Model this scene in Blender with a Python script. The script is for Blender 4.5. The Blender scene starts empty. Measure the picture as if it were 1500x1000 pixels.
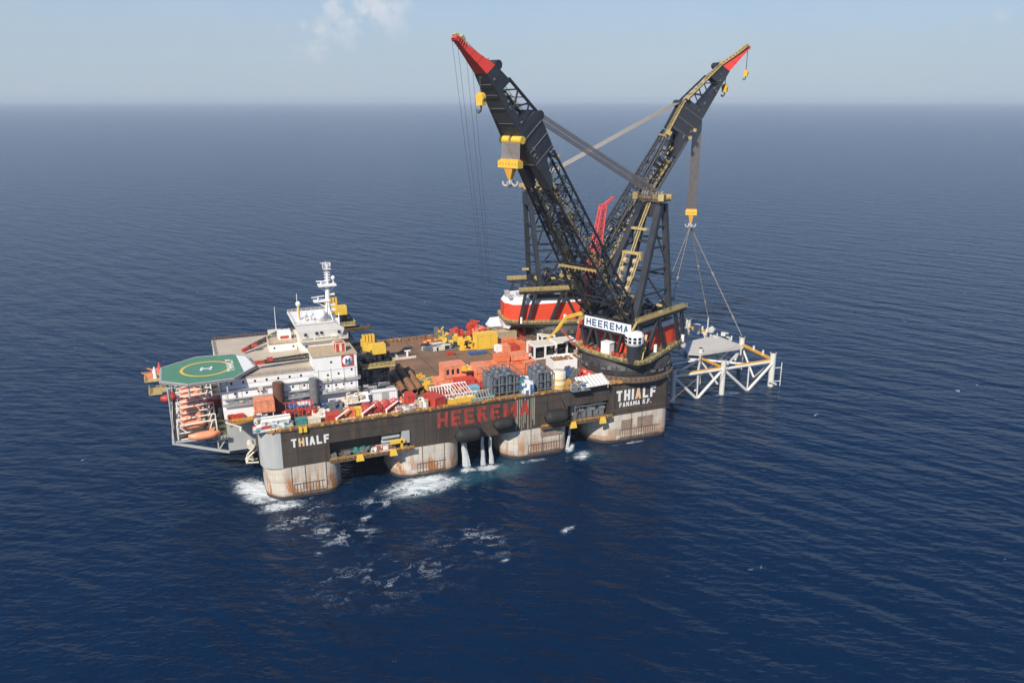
import bpy, math, random
from mathutils import Vector, Matrix
R = math.radians
random.seed(7)
sc = bpy.context.scene
COL = sc.collection
# ------------------------------------------------------------------ camera
cam = bpy.data.objects.new('camera', bpy.data.cameras.new('camera'))
COL.objects.link(cam)
cam.data.sensor_width = 36.0
cam.data.lens = 28.7
cam.data.clip_start = 1.0
cam.data.clip_end = 100000.0
cam.location = (-17.43, -271.42, 135.35)
cam.rotation_euler = (math.pi / 2 - 0.28783, 0, -0.38678)
sc.camera = cam
# ------------------------------------------------------------------ sky, sun, exposure
SUN_EL = R(40.0)
SX, SY = -0.70, -0.71                       # horizontal direction towards the sun
w = bpy.data.worlds.new('World'); sc.world = w; w.use_nodes = True
nt = w.node_tree; nt.nodes.clear()
sky = nt.nodes.new('ShaderNodeTexSky'); sky.sky_type = 'NISHITA'; sky.sun_disc = False
sky.sun_elevation = SUN_EL; sky.sun_rotation = math.atan2(SX, SY)
sky.altitude = 100; sky.air_density = 1.0; sky.dust_density = 0.4; sky.ozone_density = 3.0
tc = nt.nodes.new('ShaderNodeTexCoord')
sep = nt.nodes.new('ShaderNodeSeparateXYZ'); mx = nt.nodes.new('ShaderNodeMath'); mx.operation = 'MAXIMUM'; mx.inputs[1].default_value = 0.012
cmb = nt.nodes.new('ShaderNodeCombineXYZ')
nt.links.new(tc.outputs['Generated'], sep.inputs[0]); nt.links.new(sep.outputs[2], mx.inputs[0])
nt.links.new(sep.outputs[0], cmb.inputs[0]); nt.links.new(sep.outputs[1], cmb.inputs[1]); nt.links.new(mx.outputs[0], cmb.inputs[2])
nt.links.new(cmb.outputs[0], sky.inputs[0])
bg = nt.nodes.new('ShaderNodeBackground'); bg.inputs[1].default_value = 0.092
# faint fair-weather clouds: noise on the sky direction, stretched flat near the horizon
mp = nt.nodes.new('ShaderNodeMapping'); mp.inputs['Scale'].default_value = (9, 9, 16)
mp.inputs['Location'].default_value = (0.4, 0.0, 0.0)
cn = nt.nodes.new('ShaderNodeTexNoise'); cn.inputs['Scale'].default_value = 1.0; cn.inputs['Detail'].default_value = 7; cn.inputs['Roughness'].default_value = 0.6
nt.links.new(tc.outputs['Generated'], mp.inputs[0]); nt.links.new(mp.outputs[0], cn.inputs['Vector'])
# where the one small cumulus bank stands (direction up-left of the vessel)
def ray(px, py):
    f = 1195.83; yaw, pi_ = 0.38678, 0.28783
    F = Vector((math.sin(yaw) * math.cos(pi_), math.cos(yaw) * math.cos(pi_), -math.sin(pi_)))
    rt = Vector((math.cos(yaw), -math.sin(yaw), 0)); up = rt.cross(F)
    return (F + rt * (px - 750) / f + up * (500 - py) / f).normalized()
def near_dir(d, r0, r1, zs=1.6):
    vs = nt.nodes.new('ShaderNodeVectorMath'); vs.operation = 'SUBTRACT'; vs.inputs[1].default_value = d
    vm = nt.nodes.new('ShaderNodeVectorMath'); vm.operation = 'MULTIPLY'; vm.inputs[1].default_value = (1, 1, zs)
    vl = nt.nodes.new('ShaderNodeVectorMath'); vl.operation = 'LENGTH'
    mr = nt.nodes.new('ShaderNodeMapRange'); mr.inputs[1].default_value = r0; mr.inputs[2].default_value = r1
    mr.inputs[3].default_value = 1; mr.inputs[4].default_value = 0; mr.interpolation_type = 'SMOOTHSTEP'
    nt.links.new(tc.outputs['Generated'], vs.inputs[0]); nt.links.new(vs.outputs[0], vm.inputs[0])
    nt.links.new(vm.outputs[0], vl.inputs[0]); nt.links.new(vl.outputs['Value'], mr.inputs[0]); return mr.outputs[0]
def wmath(op, a, b):
    m = nt.nodes.new('ShaderNodeMath'); m.operation = op
    for i, q in enumerate((a, b)):
        if isinstance(q, (int, float)): m.inputs[i].default_value = q
        else: nt.links.new(q, m.inputs[i])
    return m.outputs[0]
bank = wmath('MAXIMUM', near_dir(ray(530, 5), 0.01, 0.085), wmath('MULTIPLY', near_dir(ray(465, 58), 0.0, 0.06), 0.8))
bank = wmath('MAXIMUM', bank, wmath('MULTIPLY', near_dir(ray(1450, 42), 0.0, 0.04), 0.6))
cl = nt.nodes.new('ShaderNodeMapRange'); cl.inputs[1].default_value = 0.47; cl.inputs[2].default_value = 0.66
cl.interpolation_type = 'SMOOTHSTEP'
cn2 = nt.nodes.new('ShaderNodeTexNoise'); cn2.inputs['Scale'].default_value = 26; cn2.inputs['Detail'].default_value = 6; cn2.inputs['Roughness'].default_value = 0.55
nt.links.new(tc.outputs['Generated'], cn2.inputs['Vector']); nt.links.new(cn2.outputs[0], cl.inputs[0])
c1 = wmath('MULTIPLY', cl.outputs[0], bank)
veil = nt.nodes.new('ShaderNodeMapRange'); veil.inputs[1].default_value = 0.42; veil.inputs[2].default_value = 0.8; veil.inputs[4].default_value = 0.07
nt.links.new(cn.outputs[0], veil.inputs[0])
cf = wmath('MINIMUM', wmath('ADD', wmath('MULTIPLY', c1, 0.62), veil.outputs[0]), 1.0)
cmix = nt.nodes.new('ShaderNodeMix'); cmix.data_type = 'RGBA'
hsv = nt.nodes.new('ShaderNodeMix'); hsv.data_type = 'RGBA'; hsv.inputs[7].default_value = (4.3, 5.1, 5.95, 1)   # pale marine haze low down
hf = wmath('POWER', 2.718, wmath('MULTIPLY', wmath('POWER', wmath('MAXIMUM', sep.outputs[2], 0.0), 2.0), -26.0)); nt.links.new(wmath('MINIMUM', wmath('MULTIPLY', hf, 0.93), 0.93), hsv.inputs[0])
tint = nt.nodes.new('ShaderNodeMix'); tint.data_type = 'RGBA'; tint.blend_type = 'MULTIPLY'; tint.inputs[0].default_value = 1; tint.inputs[7].default_value = (.72, .93, 1.20, 1)
nt.links.new(sky.outputs[0], tint.inputs[6]); nt.links.new(tint.outputs[2], hsv.inputs[6])
nt.links.new(cf, cmix.inputs[0]); nt.links.new(hsv.outputs[2], cmix.inputs[6]); cmix.inputs[7].default_value = (7.6, 7.5, 7.7, 1)
nt.links.new(cmix.outputs[2], bg.inputs[0])
wo = nt.nodes.new('ShaderNodeOutputWorld'); nt.links.new(bg.outputs[0], wo.inputs[0])
sl = bpy.data.lights.new('sun', 'SUN'); sl.energy = 4.9; sl.angle = R(0.5); sl.color = (1.0, 0.92, 0.80)
so = bpy.data.objects.new('sun', sl); COL.objects.link(so)
sd = Vector((SX, SY, 0)).normalized() * math.cos(SUN_EL) + Vector((0, 0, math.sin(SUN_EL)))
so.rotation_euler = sd.to_track_quat('Z', 'Y').to_euler(); so.location = (0, -300, 400)
vs_ = sc.view_settings; vs_.view_transform = 'Standard'; vs_.look = 'None'; vs_.gamma = 1; vs_.exposure = 0.2; vs_.use_curve_mapping = False

# ------------------------------------------------------------------ materials
def mat(name, col, rough=0.6, metal=0.0, rust=0.0, rustcol=(0.22, 0.08, 0.03), vary=0.18, scale=0.35, streak=1.0, bump=0.0, wear=None):
    """painted steel: base colour, broad tone variation, rust stains that run down the plate"""
    m = bpy.data.materials.new(name); m.use_nodes = True; t = m.node_tree; b = t.nodes['Principled BSDF']
    b.inputs['Roughness'].default_value = rough; b.inputs['Metallic'].default_value = metal
    tcn = t.nodes.new('ShaderNodeTexCoord')
    mpn = t.nodes.new('ShaderNodeMapping'); mpn.inputs['Scale'].default_value = (scale, scale, scale / streak)
    t.links.new(tcn.outputs['Object'], mpn.inputs[0])
    n = t.nodes.new('ShaderNodeTexNoise'); n.inputs['Scale'].default_value = 1.0; n.inputs['Detail'].default_value = 6; n.inputs['Roughness'].default_value = 0.65
    t.links.new(mpn.outputs[0], n.inputs['Vector'])
    r = t.nodes.new('ShaderNodeMapRange'); r.inputs[1].default_value = 0.3; r.inputs[2].default_value = 0.7
    r.inputs[3].default_value = 1 - vary; r.inputs[4].default_value = 1 + vary
    t.links.new(n.outputs[0], r.inputs[0])
    mu = t.nodes.new('ShaderNodeMix'); mu.data_type = 'RGBA'; mu.blend_type = 'MULTIPLY'; mu.inputs[0].default_value = 1
    mu.inputs[6].default_value = (*col, 1); t.links.new(r.outputs[0], mu.inputs[7])
    last = mu.outputs[2]
    def stain(amount, colr, sx, sz, seed, lo):
        m2 = t.nodes.new('ShaderNodeMapping'); m2.inputs['Scale'].default_value = (sx, sx, sz); m2.inputs['Location'].default_value = (seed, seed * 2, 0)
        t.links.new(tcn.outputs['Object'], m2.inputs[0])
        n2 = t.nodes.new('ShaderNodeTexNoise'); n2.inputs['Scale'].default_value = 1; n2.inputs['Detail'].default_value = 5; n2.inputs['Roughness'].default_value = 0.7
        t.links.new(m2.outputs[0], n2.inputs['Vector'])
        r2 = t.nodes.new('ShaderNodeMapRange'); r2.inputs[1].default_value = lo; r2.inputs[2].default_value = lo + 0.16; r2.inputs[4].default_value = amount
        t.links.new(n2.outputs[0], r2.inputs[0])
        x = t.nodes.new('ShaderNodeMix'); x.data_type = 'RGBA'; x.inputs[7].default_value = (*colr, 1)
        nonlocal last
        t.links.new(r2.outputs[0], x.inputs[0]); t.links.new(last, x.inputs[6]); last = x.outputs[2]
    if rust > 0:
        stain(min(1, rust * 1.5), rustcol, scale * 2.2, scale * 2.2 / max(streak, 1), 3.1, 0.62 - rust * 0.25)
    if wear:
        stain(wear[0], wear[1], 1.1, 0.35, 8.7, wear[2])
    t.links.new(last, b.inputs['Base Color'])
    if bump:
        bn = t.nodes.new('ShaderNodeBump'); bn.inputs['Strength'].default_value = 1; bn.inputs['Distance'].default_value = bump
        t.links.new(n.outputs[0], bn.inputs['Height']); t.links.new(bn.outputs[0], b.inputs['Normal'])
    return m
M = dict(
 hull=mat('charcoal hull paint', (0.062, 0.051, 0.041), .55, rust=.32, rustcol=(.15, .075, .04), vary=.32, scale=.16, streak=4),
 greyhull=mat('pale grey hull paint', (0.40, .41, .40), .55, rust=.2, rustcol=(.25, .14, .08), vary=.10, scale=.2, streak=5),
 deck=mat('brown deck plating', (0.20, .115, .065), .8, rust=.35, rustcol=(.20, .09, .045), vary=.28, scale=.12),
 deckdark=mat('dark worn deck', (0.10, .075, .055), .85, rust=.3, vary=.3, scale=.4),
 green=mat('helideck green', (0.085, .22, .14), .75, vary=.10, scale=.25, wear=(.35, (.08, .2, .15), .6)),
 olive=mat('olive walkway', (0.13, .12, .075), .8, rust=.2, vary=.2, scale=.4),
 tan=mat('tan roof coating', (0.47, .40, .31), .8, rust=.12, rustcol=(.36, .25, .16), vary=.10, scale=.15),
 white=mat('white superstructure paint', (0.80, .79, .765), .5, rust=.07, rustcol=(.45, .33, .22), vary=.06, scale=.35, streak=4),
 cream=mat('cream paint', (0.66, .60, .48), .6, rust=.2, rustcol=(.35, .2, .1), vary=.1, scale=.5),
 grey=mat('light grey paint', (0.38, .38, .37), .6, rust=.15, vary=.15, scale=.5),
 midgrey=mat('machinery grey', (0.15, .155, .16), .6, rust=.2, vary=.25, scale=.6),
 black=mat('black crane paint', (0.028, .031, .038), .45, vary=.3, scale=.15, rust=.06, rustcol=(.06, .05, .045)),
 steelblack=mat('black lattice steel', (0.022, .024, .03), .5, vary=.3, scale=.3),
 tubblack=mat('weathered black tub', (0.040, .037, .036), .6, rust=.3, rustcol=(.085, .065, .05), vary=.4, scale=.35, streak=.4),
 rim=mat('rusty slew ring', (0.10, .07, .05), .8, rust=.5, rustcol=(.18, .09, .05), vary=.35, scale=.8),
 red=mat('signal red paint', (0.72, .075, .03), .5, vary=.10, scale=.2, rust=.05),
 tipred=mat('jib red paint', (0.75, .06, .04), .5, vary=.08, scale=.3),
 pink=mat('hazy red lattice paint', (0.60, .085, .085), .5, vary=.15, scale=.4),  # pinkish tone has distance haze mixed into the colour for the far lattice crane
 crimson=mat('crimson paint', (0.48, .055, .035), .55, vary=.25, scale=.6, rust=.3),
 orange=mat('orange container paint', (0.74, .20, .075), .6, vary=.25, scale=.6, rust=.4, rustcol=(.3, .09, .04)),
 salmon=mat('salmon container paint', (0.72, .26, .14), .6, vary=.22, scale=.6, rust=.4, rustcol=(.33, .12, .06)),
 boat=mat('lifeboat orange', (0.80, .31, .16), .45, vary=.08, scale=.5),
 yellow=mat('yellow paint', (0.72, .44, .05), .5, vary=.12, scale=.5, rust=.12, rustcol=(.35, .18, .04)),
 palerail=mat('pale yellow walkway', (0.46, .35, .14), .6, vary=.25, scale=.8, rust=.25, rustcol=(.3, .17, .06)),
 rail=mat('ochre railing', (0.50, .27, .06), .6, vary=.35, scale=.8, rust=.45, rustcol=(.35, .14, .05)),
 brightyellow=mat('bright yellow paint', (0.74, .48, .06), .5, vary=.08, scale=.5),
 blue=mat('blue tarpaulin', (0.05, .11, .26), .6, vary=.25, scale=1.0),
 lightblue=mat('light blue paint', (0.16, .42, .55), .6, vary=.15, scale=.8),
 slate=mat('blue grey reel', (0.115, .135, .155), .6, vary=.3, scale=.8, rust=.1),
 rubber=mat('black rubber', (0.018, .018, .018), .75, vary=.3, scale=1.2),
 brownpipe=mat('brown stack', (0.12, .055, .04), .7, rust=.3, vary=.2, scale=.5, streak=3),
 rustpipe=mat('rusty pipe', (0.26, .13, .06), .75, rust=.4, rustcol=(.15, .06, .03), vary=.3, scale=.6),
 glass=mat('dark window glass', (0.02, .025, .035), .1, vary=.1),
 signblue=mat('navy letters', (0.03, .09, .20), .5, vary=.1),
 signwhite=mat('sign white', (0.78, .79, .80), .5, vary=.04),
 letter=mat('white lettering', (0.74, .73, .70), .5, vary=.06, scale=.6, rust=.10, rustcol=(.55, .25, .08)),
 letterrust=mat('rust stained lettering', (0.70, .50, .30), .6, vary=.15, scale=.6, rust=.5, rustcol=(.55, .20, .06)),
 hullred=mat('worn red lettering', (0.40, .045, .03), .6, vary=.2, scale=.3, wear=(.95, (.075, .052, .043), .50)),
 rope=mat('steel rope', (0.29, .265, .24), .6, vary=.2, scale=.5),
 brownrope=mat('greased hoist rope', (0.16, .13, .11), .6, vary=.25, scale=.5),
 darkrope=mat('dark rope', (0.09, .08, .075), .6, vary=.2, scale=.5),
 ivory=mat('offshore structure white', (0.60, .59, .55), .55, vary=.08, scale=.3, rust=.08),
 amber=mat('amber beam paint', (0.66, .33, .04), .55, vary=.12, scale=.5),
 grating=mat('galvanised grating', (0.47, .44, .39), .65, vary=.08, scale=.2),
 teal=mat('teal cover', (0.06, .24, .22), .6, vary=.2, scale=.8),
 buff=mat('buff canvas', (0.42, .33, .22), .8, vary=.2, scale=.8),
)
# weathered columns: grey paint above, scoured beige below, rust near the edges, dark wet band at the water
def column_mat():
    m = bpy.data.materials.new('weathered column'); m.use_nodes = True; t = m.node_tree; b = t.nodes['Principled BSDF']
    b.inputs['Roughness'].default_value = .6
    L = t.links; g = t.nodes.new('ShaderNodeNewGeometry'); s = t.nodes.new('ShaderNodeSeparateXYZ'); L.new(g.outputs['Position'], s.inputs[0])
    def noise(sx, sy, sz, det=5, seed=0, rough=.6):
        mp_ = t.nodes.new('ShaderNodeMapping'); mp_.inputs['Scale'].default_value = (sx, sy, sz); mp_.inputs['Location'].default_value = (seed, seed * .7, seed * .3)
        L.new(g.outputs['Position'], mp_.inputs[0]); n = t.nodes.new('ShaderNodeTexNoise'); n.inputs['Scale'].default_value = 1
        n.inputs['Detail'].default_value = det; n.inputs['Roughness'].default_value = rough; L.new(mp_.outputs[0], n.inputs['Vector']); return n.outputs[0]
    def mth(op, a, c):
        q = t.nodes.new('ShaderNodeMath'); q.operation = op
        for i, v in enumerate((a, c)):
            if isinstance(v, (int, float)): q.inputs[i].default_value = v
            else: L.new(v, q.inputs[i])
        return q.outputs[0]
    def rng(v, a, c, o0=0., o1=1.):
        q = t.nodes.new('ShaderNodeMapRange'); q.interpolation_type = 'SMOOTHSTEP'
        for i, k in enumerate((a, c, o0, o1)): q.inputs[i + 1].default_value = k
        L.new(v, q.inputs[0]); return q.outputs[0]
    def mix(fac, a, c):
        q = t.nodes.new('ShaderNodeMix'); q.data_type = 'RGBA'
        if isinstance(fac, (int, float)): q.inputs[0].default_value = fac
        else: L.new(fac, q.inputs[0])
        for i, v in ((6, a), (7, c)):
            if isinstance(v, tuple): q.inputs[i].default_value = (*v, 1)
            else: L.new(v, q.inputs[i])
        return q.outputs[2]
    x, y, z = s.outputs
    col = mix(rng(noise(.25, .25, .25, 6, 2), .35, .65), (.50, .47, .415), (.60, .54, .44))
    # scoured plates: rectangles from a brick pattern
    bt = t.nodes.new('ShaderNodeTexBrick'); bt.inputs['Scale'].default_value = 1; bt.offset = .35
    bt.inputs['Brick Width'].default_value = 4.4; bt.inputs['Row Height'].default_value = 3.1; bt.inputs['Mortar Size'].default_value = .07
    bt.inputs['Color1'].default_value = (0, 0, 0, 1); bt.inputs['Color2'].default_value = (1, 1, 1, 1); bt.inputs['Mortar'].default_value = (.6, .6, .6, 1)
    cx = t.nodes.new('ShaderNodeCombineXYZ'); L.new(mth('ADD', x, mth('MULTIPLY', y, .6)), cx.inputs[0]); L.new(z, cx.inputs[1]); L.new(cx.outputs[0], bt.inputs['Vector'])
    low = rng(mth('ADD', z, mth('MULTIPLY', noise(.12, .12, .05, 3, 5), 6)), 11.0, 7.5)
    col = mix(mth('MULTIPLY', mth('MULTIPLY', rng(bt.outputs[0], .3, .75), low), .8), col, (.36, .25, .18))
    seams = rng(bt.outputs['Fac'], .3, .8); col = mix(mth('MULTIPLY', seams, .45), col, (.25, .17, .12))
    runs = rng(noise(.9, .9, .05, 5, 9, .7), .52, .66)
    col = mix(mth('MULTIPLY', runs, .5), col, (.42, .24, .12))
    big = rng(noise(.33, .33, .055, 5, 31, .7), .48, .62)
    colx = rng(x, 150, 20, .5, 1.5)                     # the bow columns are the rustiest
    rustf = mth('MULTIPLY', mth('MULTIPLY', big, colx), rng(z, 12, 3, .12, 1.0))
    col = mix(mth('MULTIPLY', rustf, .9), col, mix(noise(.8, .8, .3, 5, 4), (.50, .22, .07), (.28, .10, .035)))
    foot = rng(mth('ADD', z, mth('MULTIPLY', noise(.5, .5, .1, 4, 12), 3.0)), 4.6, 1.9)
    col = mix(mth('MULTIPLY', foot, .75), col, (.24, .13, .085))
    wet = rng(mth('ADD', z, mth('MULTIPLY', noise(.4, .4, .4, 3, 14), 1.0)), 2.1, 1.3)
    col = mix(mth('MULTIPLY', wet, .95), col, (.035, .03, .027))
    L.new(col, b.inputs['Base Color'])
    return m
M['column'] = column_mat()
def grime(m, sx, sz, lo, amt, colr, seed):
    t = m.node_tree; b = t.nodes['Principled BSDF']; src = b.inputs['Base Color'].links[0].from_socket; tc_ = t.nodes.new('ShaderNodeTexCoord')
    mp_ = t.nodes.new('ShaderNodeMapping'); mp_.inputs['Scale'].default_value = (sx, sx, sz); mp_.inputs['Location'].default_value = (seed, seed, seed)
    n = t.nodes.new('ShaderNodeTexNoise'); n.inputs['Scale'].default_value = 1; n.inputs['Detail'].default_value = 6; n.inputs['Roughness'].default_value = .7
    r = t.nodes.new('ShaderNodeMapRange'); r.inputs[1].default_value = lo; r.inputs[2].default_value = lo + .12; r.inputs[4].default_value = amt
    x = t.nodes.new('ShaderNodeMix'); x.data_type = 'RGBA'; x.inputs[7].default_value = (*colr, 1)
    t.links.new(tc_.outputs['Object'], mp_.inputs[0]); t.links.new(mp_.outputs[0], n.inputs['Vector']); t.links.new(n.outputs[0], r.inputs[0])
    t.links.new(r.outputs[0], x.inputs[0]); t.links.new(src, x.inputs[6]); t.links.new(x.outputs[2], b.inputs['Base Color'])
grime(M['hull'], .9, .05, .54, .55, (.105, .085, .065), 3); grime(M['hull'], .5, .5, .58, .5, (.03, .028, .026), 9); grime(M['hull'], .7, .04, .60, .7, (.17, .085, .045), 17)
grime(M['hullred'], .8, .18, .50, .85, (.085, .05, .04), 5); grime(M['white'], .8, .06, .60, .35, (.42, .33, .24), 8); grime(M['tubblack'], .25, .6, .55, .6, (.11, .10, .09), 4)
grime(M['deck'], .5, .5, .56, .5, (.12, .09, .07), 6); grime(M['deck'], .06, .06, .52, .5, (.25, .15, .08), 12); grime(M['black'], .12, .12, .5, .5, (.045, .046, .05), 5)
for k_ in ('crimson', 'orange', 'salmon', 'brightyellow', 'yellow'): grime(M[k_], 1.2, .3, .58, .5, (.16, .09, .05), 2)

# ------------------------------------------------------------------ mesh building
class MB:
    def __init__(s): s.v = []; s.f = []; s.sm = []
    def add(s, vs, fs, smooth=False):
        o = len(s.v); s.v += [tuple(q) for q in vs]; s.f += [tuple(i + o for i in q) for q in fs]; s.sm += [smooth] * len(fs); return s
    def hexa(s, c8): return s.add(c8, [(0, 3, 2, 1), (4, 5, 6, 7), (0, 1, 5, 4), (1, 2, 6, 5), (2, 3, 7, 6), (3, 0, 4, 7)])
    def box(s, x0, x1, y0, y1, z0, z1):
        return s.hexa([(x0, y0, z0), (x1, y0, z0), (x1, y1, z0), (x0, y1, z0), (x0, y0, z1), (x1, y0, z1), (x1, y1, z1), (x0, y1, z1)])
    def cbox(s, c, d, rz=0.0, rx=0.0, ry=0.0):
        m = Matrix.Translation(c) @ Matrix.Rotation(rz, 4, 'Z') @ Matrix.Rotation(ry, 4, 'Y') @ Matrix.Rotation(rx, 4, 'X'); a, b, e = (q / 2 for q in d)
        return s.hexa([m @ Vector(q) for q in ((-a, -b, -e), (a, -b, -e), (a, b, -e), (-a, b, -e), (-a, -b, e), (a, -b, e), (a, b, e), (-a, b, e))])
    def beam(s, p, q, wd, h=None, up=(0, 0, 1)):
        p, q = Vector(p), Vector(q); h = h or wd; d = (q - p)
        if d.length < 1e-6: return s
        d.normalize(); u = Vector(up)
        if abs(d.dot(u)) > .98: u = Vector((1, 0, 0))
        sd_ = d.cross(u).normalized() * wd / 2; u2 = sd_.cross(d).normalized() * h / 2
        return s.hexa([p - sd_ - u2, p + sd_ - u2, p + sd_ + u2, p - sd_ + u2, q - sd_ - u2, q + sd_ - u2, q + sd_ + u2, q - sd_ + u2])
    def cyl(s, p, q, r0, r1=None, n=10, caps=True, smooth=True):
        p, q = Vector(p), Vector(q); r1 = r0 if r1 is None else r1; d = (q - p)
        if d.length < 1e-6: return s
        d.normalize(); a = d.orthogonal().normalized(); b = d.cross(a)
        vs = []
        for c, r in ((p, r0), (q, r1)):
            for i in range(n):
                t = 2 * math.pi * i / n; vs.append(c + (a * math.cos(t) + b * math.sin(t)) * r)
        s.add(vs, [(i, (i + 1) % n, (i + 1) % n + n, i + n) for i in range(n)], smooth)
        if caps: s.add(vs, [tuple(range(n))[::-1], tuple(range(n, 2 * n))])
        return s
    def path(s, pts, r, n=6):
        for a, b in zip(pts, pts[1:]): s.cyl(a, b, r, r, n)
        return s
    def lathe(s, c, prof, n=24, axis='z', a0=0, a1=2 * math.pi, smooth=True):
        c = Vector(c); full = abs(a1 - a0 - 2 * math.pi) < 1e-6; m = n if full else n + 1; vs = []
        for r, h in prof:
            for i in range(m):
                t = a0 + (a1 - a0) * i / n; ca, sa = math.cos(t) * r, math.sin(t) * r
                vs.append(c + Vector({'z': (ca, sa, h), 'x': (h, ca, sa), 'y': (ca, h, sa)}[axis]))
        fs = []
        for j in range(len(prof) - 1):
            for i in range(n):
                k = (i + 1) % m; fs.append((j * m + i, j * m + k, (j + 1) * m + k, (j + 1) * m + i))
        return s.add(vs, fs, smooth)
    def sphere(s, c, r, n=12, sz=1.0, lo=-1.0):
        pr = []
        a0 = math.asin(max(-1, lo))
        for j in range(n // 2 + 1):
            t = a0 + (math.pi / 2 - a0) * j / (n // 2); pr.append((max(1e-4, r * math.cos(t)), r * sz * math.sin(t)))
        return s.lathe(c, pr, n)
    def prism(s, poly, z0, z1, top=None):
        n = len(poly); t = top or poly
        vs = [(x, y, z0) for x, y in poly] + [(x, y, z1) for x, y in t]
        return s.add(vs, [tuple(range(n))[::-1], tuple(range(n, 2 * n))] + [(i, (i + 1) % n, (i + 1) % n + n, i + n) for i in range(n)])
    def rail(s, pts, h=1.1, post=2.5, r=.06, closed=False, rows=2):
        P = [Vector(q) for q in pts]
        if closed: P.append(P[0])
        for a, b in zip(P, P[1:]):
            L = (b - a).length; n = max(1, int(L / post))
            for i in range(n + 1):
                c = a.lerp(b, i / n); s.beam(c, c + Vector((0, 0, h)), r * 1.6)
            for k in range(rows):
                z = Vector((0, 0, h * (k + 1) / rows)); s.beam(a + z, b + z, r * 1.8)
        return s
    def cut(s): s.cuts = getattr(s, 'cuts', [0]) + [len(s.f)]; return s
    def build_each(s, name, material, parent=None):
        cs = getattr(s, 'cuts', [0]); cs = cs + ([len(s.f)] if cs[-1] != len(s.f) else [])
        for a, b in zip(cs, cs[1:]):
            idx = sorted({i for f in s.f[a:b] for i in f}); mp_ = {i: k for k, i in enumerate(idx)}; m = MB(); m.v = [s.v[i] for i in idx]; m.f = [tuple(mp_[i] for i in f) for f in s.f[a:b]]; m.sm = s.sm[a:b]; m.build(name, material, parent)
    def build(s, name, material, parent=None, loc=None):
        me = bpy.data.meshes.new(name); me.from_pydata(s.v, [], s.f); me.update()
        me.polygons.foreach_set('use_smooth', s.sm)
        me.materials.append(M[material] if isinstance(material, str) else material)
        o = bpy.data.objects.new(name, me); COL.objects.link(o)
        if parent: o.parent = parent
        if loc: o.location = loc
        return o
def tag(o, label, cat, group=None, kind=None):
    if label: o['label'] = label
    if cat: o['category'] = cat
    if group: o['group'] = group
    if kind: o['kind'] = kind
    return o
def thing(name, label, cat, loc=(0, 0, 0), rz=0.0, group=None):
    o = bpy.data.objects.new(name, None); COL.objects.link(o); o.location = loc; o.rotation_euler = (0, 0, rz)
    o.empty_display_size = .5
    return tag(o, label, cat, group)
def copy_thing(src, loc, rz, label, name=None):
    def cp(o, par):
        c = o.copy(); COL.objects.link(c)
        if par: c.parent = par
        for ch in o.children: cp(ch, c)
        return c
    r = cp(src, None); r.location = loc; r.rotation_euler = (0, 0, rz); r['label'] = label; return r
GLYPH = dict(H=[(0,0,0,1),(1,0,1,1),(0,.5,1,.5)], E=[(0,0,0,1),(0,1,1,1),(0,.5,.85,.5),(0,0,1,0)], F=[(0,0,0,1),(0,1,1,1),(0,.5,.85,.5)], L=[(0,0,0,1),(0,0,1,0)], T=[(.5,0,.5,1),(0,1,1,1)], I=[(.5,0,.5,1)],
 R=[(0,0,0,1),(0,1,.9,1),(1,.9,1,.6),(.9,.5,0,.5),(.45,.5,1,0)], P=[(0,0,0,1),(0,1,.9,1),(1,.9,1,.55),(.9,.45,0,.45)], M=[(0,0,0,1),(1,0,1,1),(0,1,.5,.3),(.5,.3,1,1)], A=[(0,0,.5,1),(.5,1,1,0),(.2,.32,.8,.32)], N=[(0,0,0,1),(1,0,1,1),(0,1,1,0)])
def text(name, s, material, parent, fn, w_, h_, bold=.2, ext=.05, gap=.2, alt=None):
    """block capitals painted on a surface; fn maps (u, v, depth) to a point, u in 0..w_, v in 0..h_"""
    wd = {'I': .24, 'M': 1.0, ' ': .35, '.': .12, 'N': .85}; units = [wd.get(c, .74) for c in s]; tot = sum(units) + gap * (len(s) - 1); x = 0; k = w_ / tot
    root = None
    for c, u_ in zip(s, units):
        m = MB(); cw = u_ * k; st = bold * h_; q = st / 2
        for i, (x0, y0, x1, y1) in enumerate(GLYPH.get(c, [])):
            X0, X1 = x + q + x0 * max(0, cw - st), x + q + x1 * max(0, cw - st); Y0, Y1 = q + y0 * (h_ - st), q + y1 * (h_ - st); d = ext + i * .012
            if abs(X0 - X1) < 1e-6: P = [(X0 - q, Y0 - q), (X0 + q, Y0 - q), (X0 + q, Y1 + q), (X0 - q, Y1 + q)]
            elif abs(Y0 - Y1) < 1e-6: P = [(X0 - (q if X0 < X1 else 0), Y0 - q), (X1 + q * .6, Y0 - q), (X1 + q * .6, Y0 + q), (X0 - (q if X0 < X1 else 0), Y0 + q)]
            else: P = [(X0 - q, Y0 + (q if Y0 > Y1 else -q)), (X0 + q, Y0 + (q if Y0 > Y1 else -q)), (X1 + q, Y1 + (q if Y1 > Y0 else -q)), (X1 - q, Y1 + (q if Y1 > Y0 else -q))]
            m.add([fn(a, b, d) for a, b in P] + [fn(a, b, 0) for a, b in P], [(0, 1, 2, 3), (0, 4, 5, 1), (1, 5, 6, 2), (2, 6, 7, 3), (3, 7, 4, 0)])
        if c == '.': m.add([fn(x + a, b, ext) for a, b in ((0, 0), (st, 0), (st, st), (0, st))], [(0, 1, 2, 3)])
        x += (u_ + gap) * k
        if m.v: m.build(name, material if not alt or c not in alt else alt[c], parent)
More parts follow.
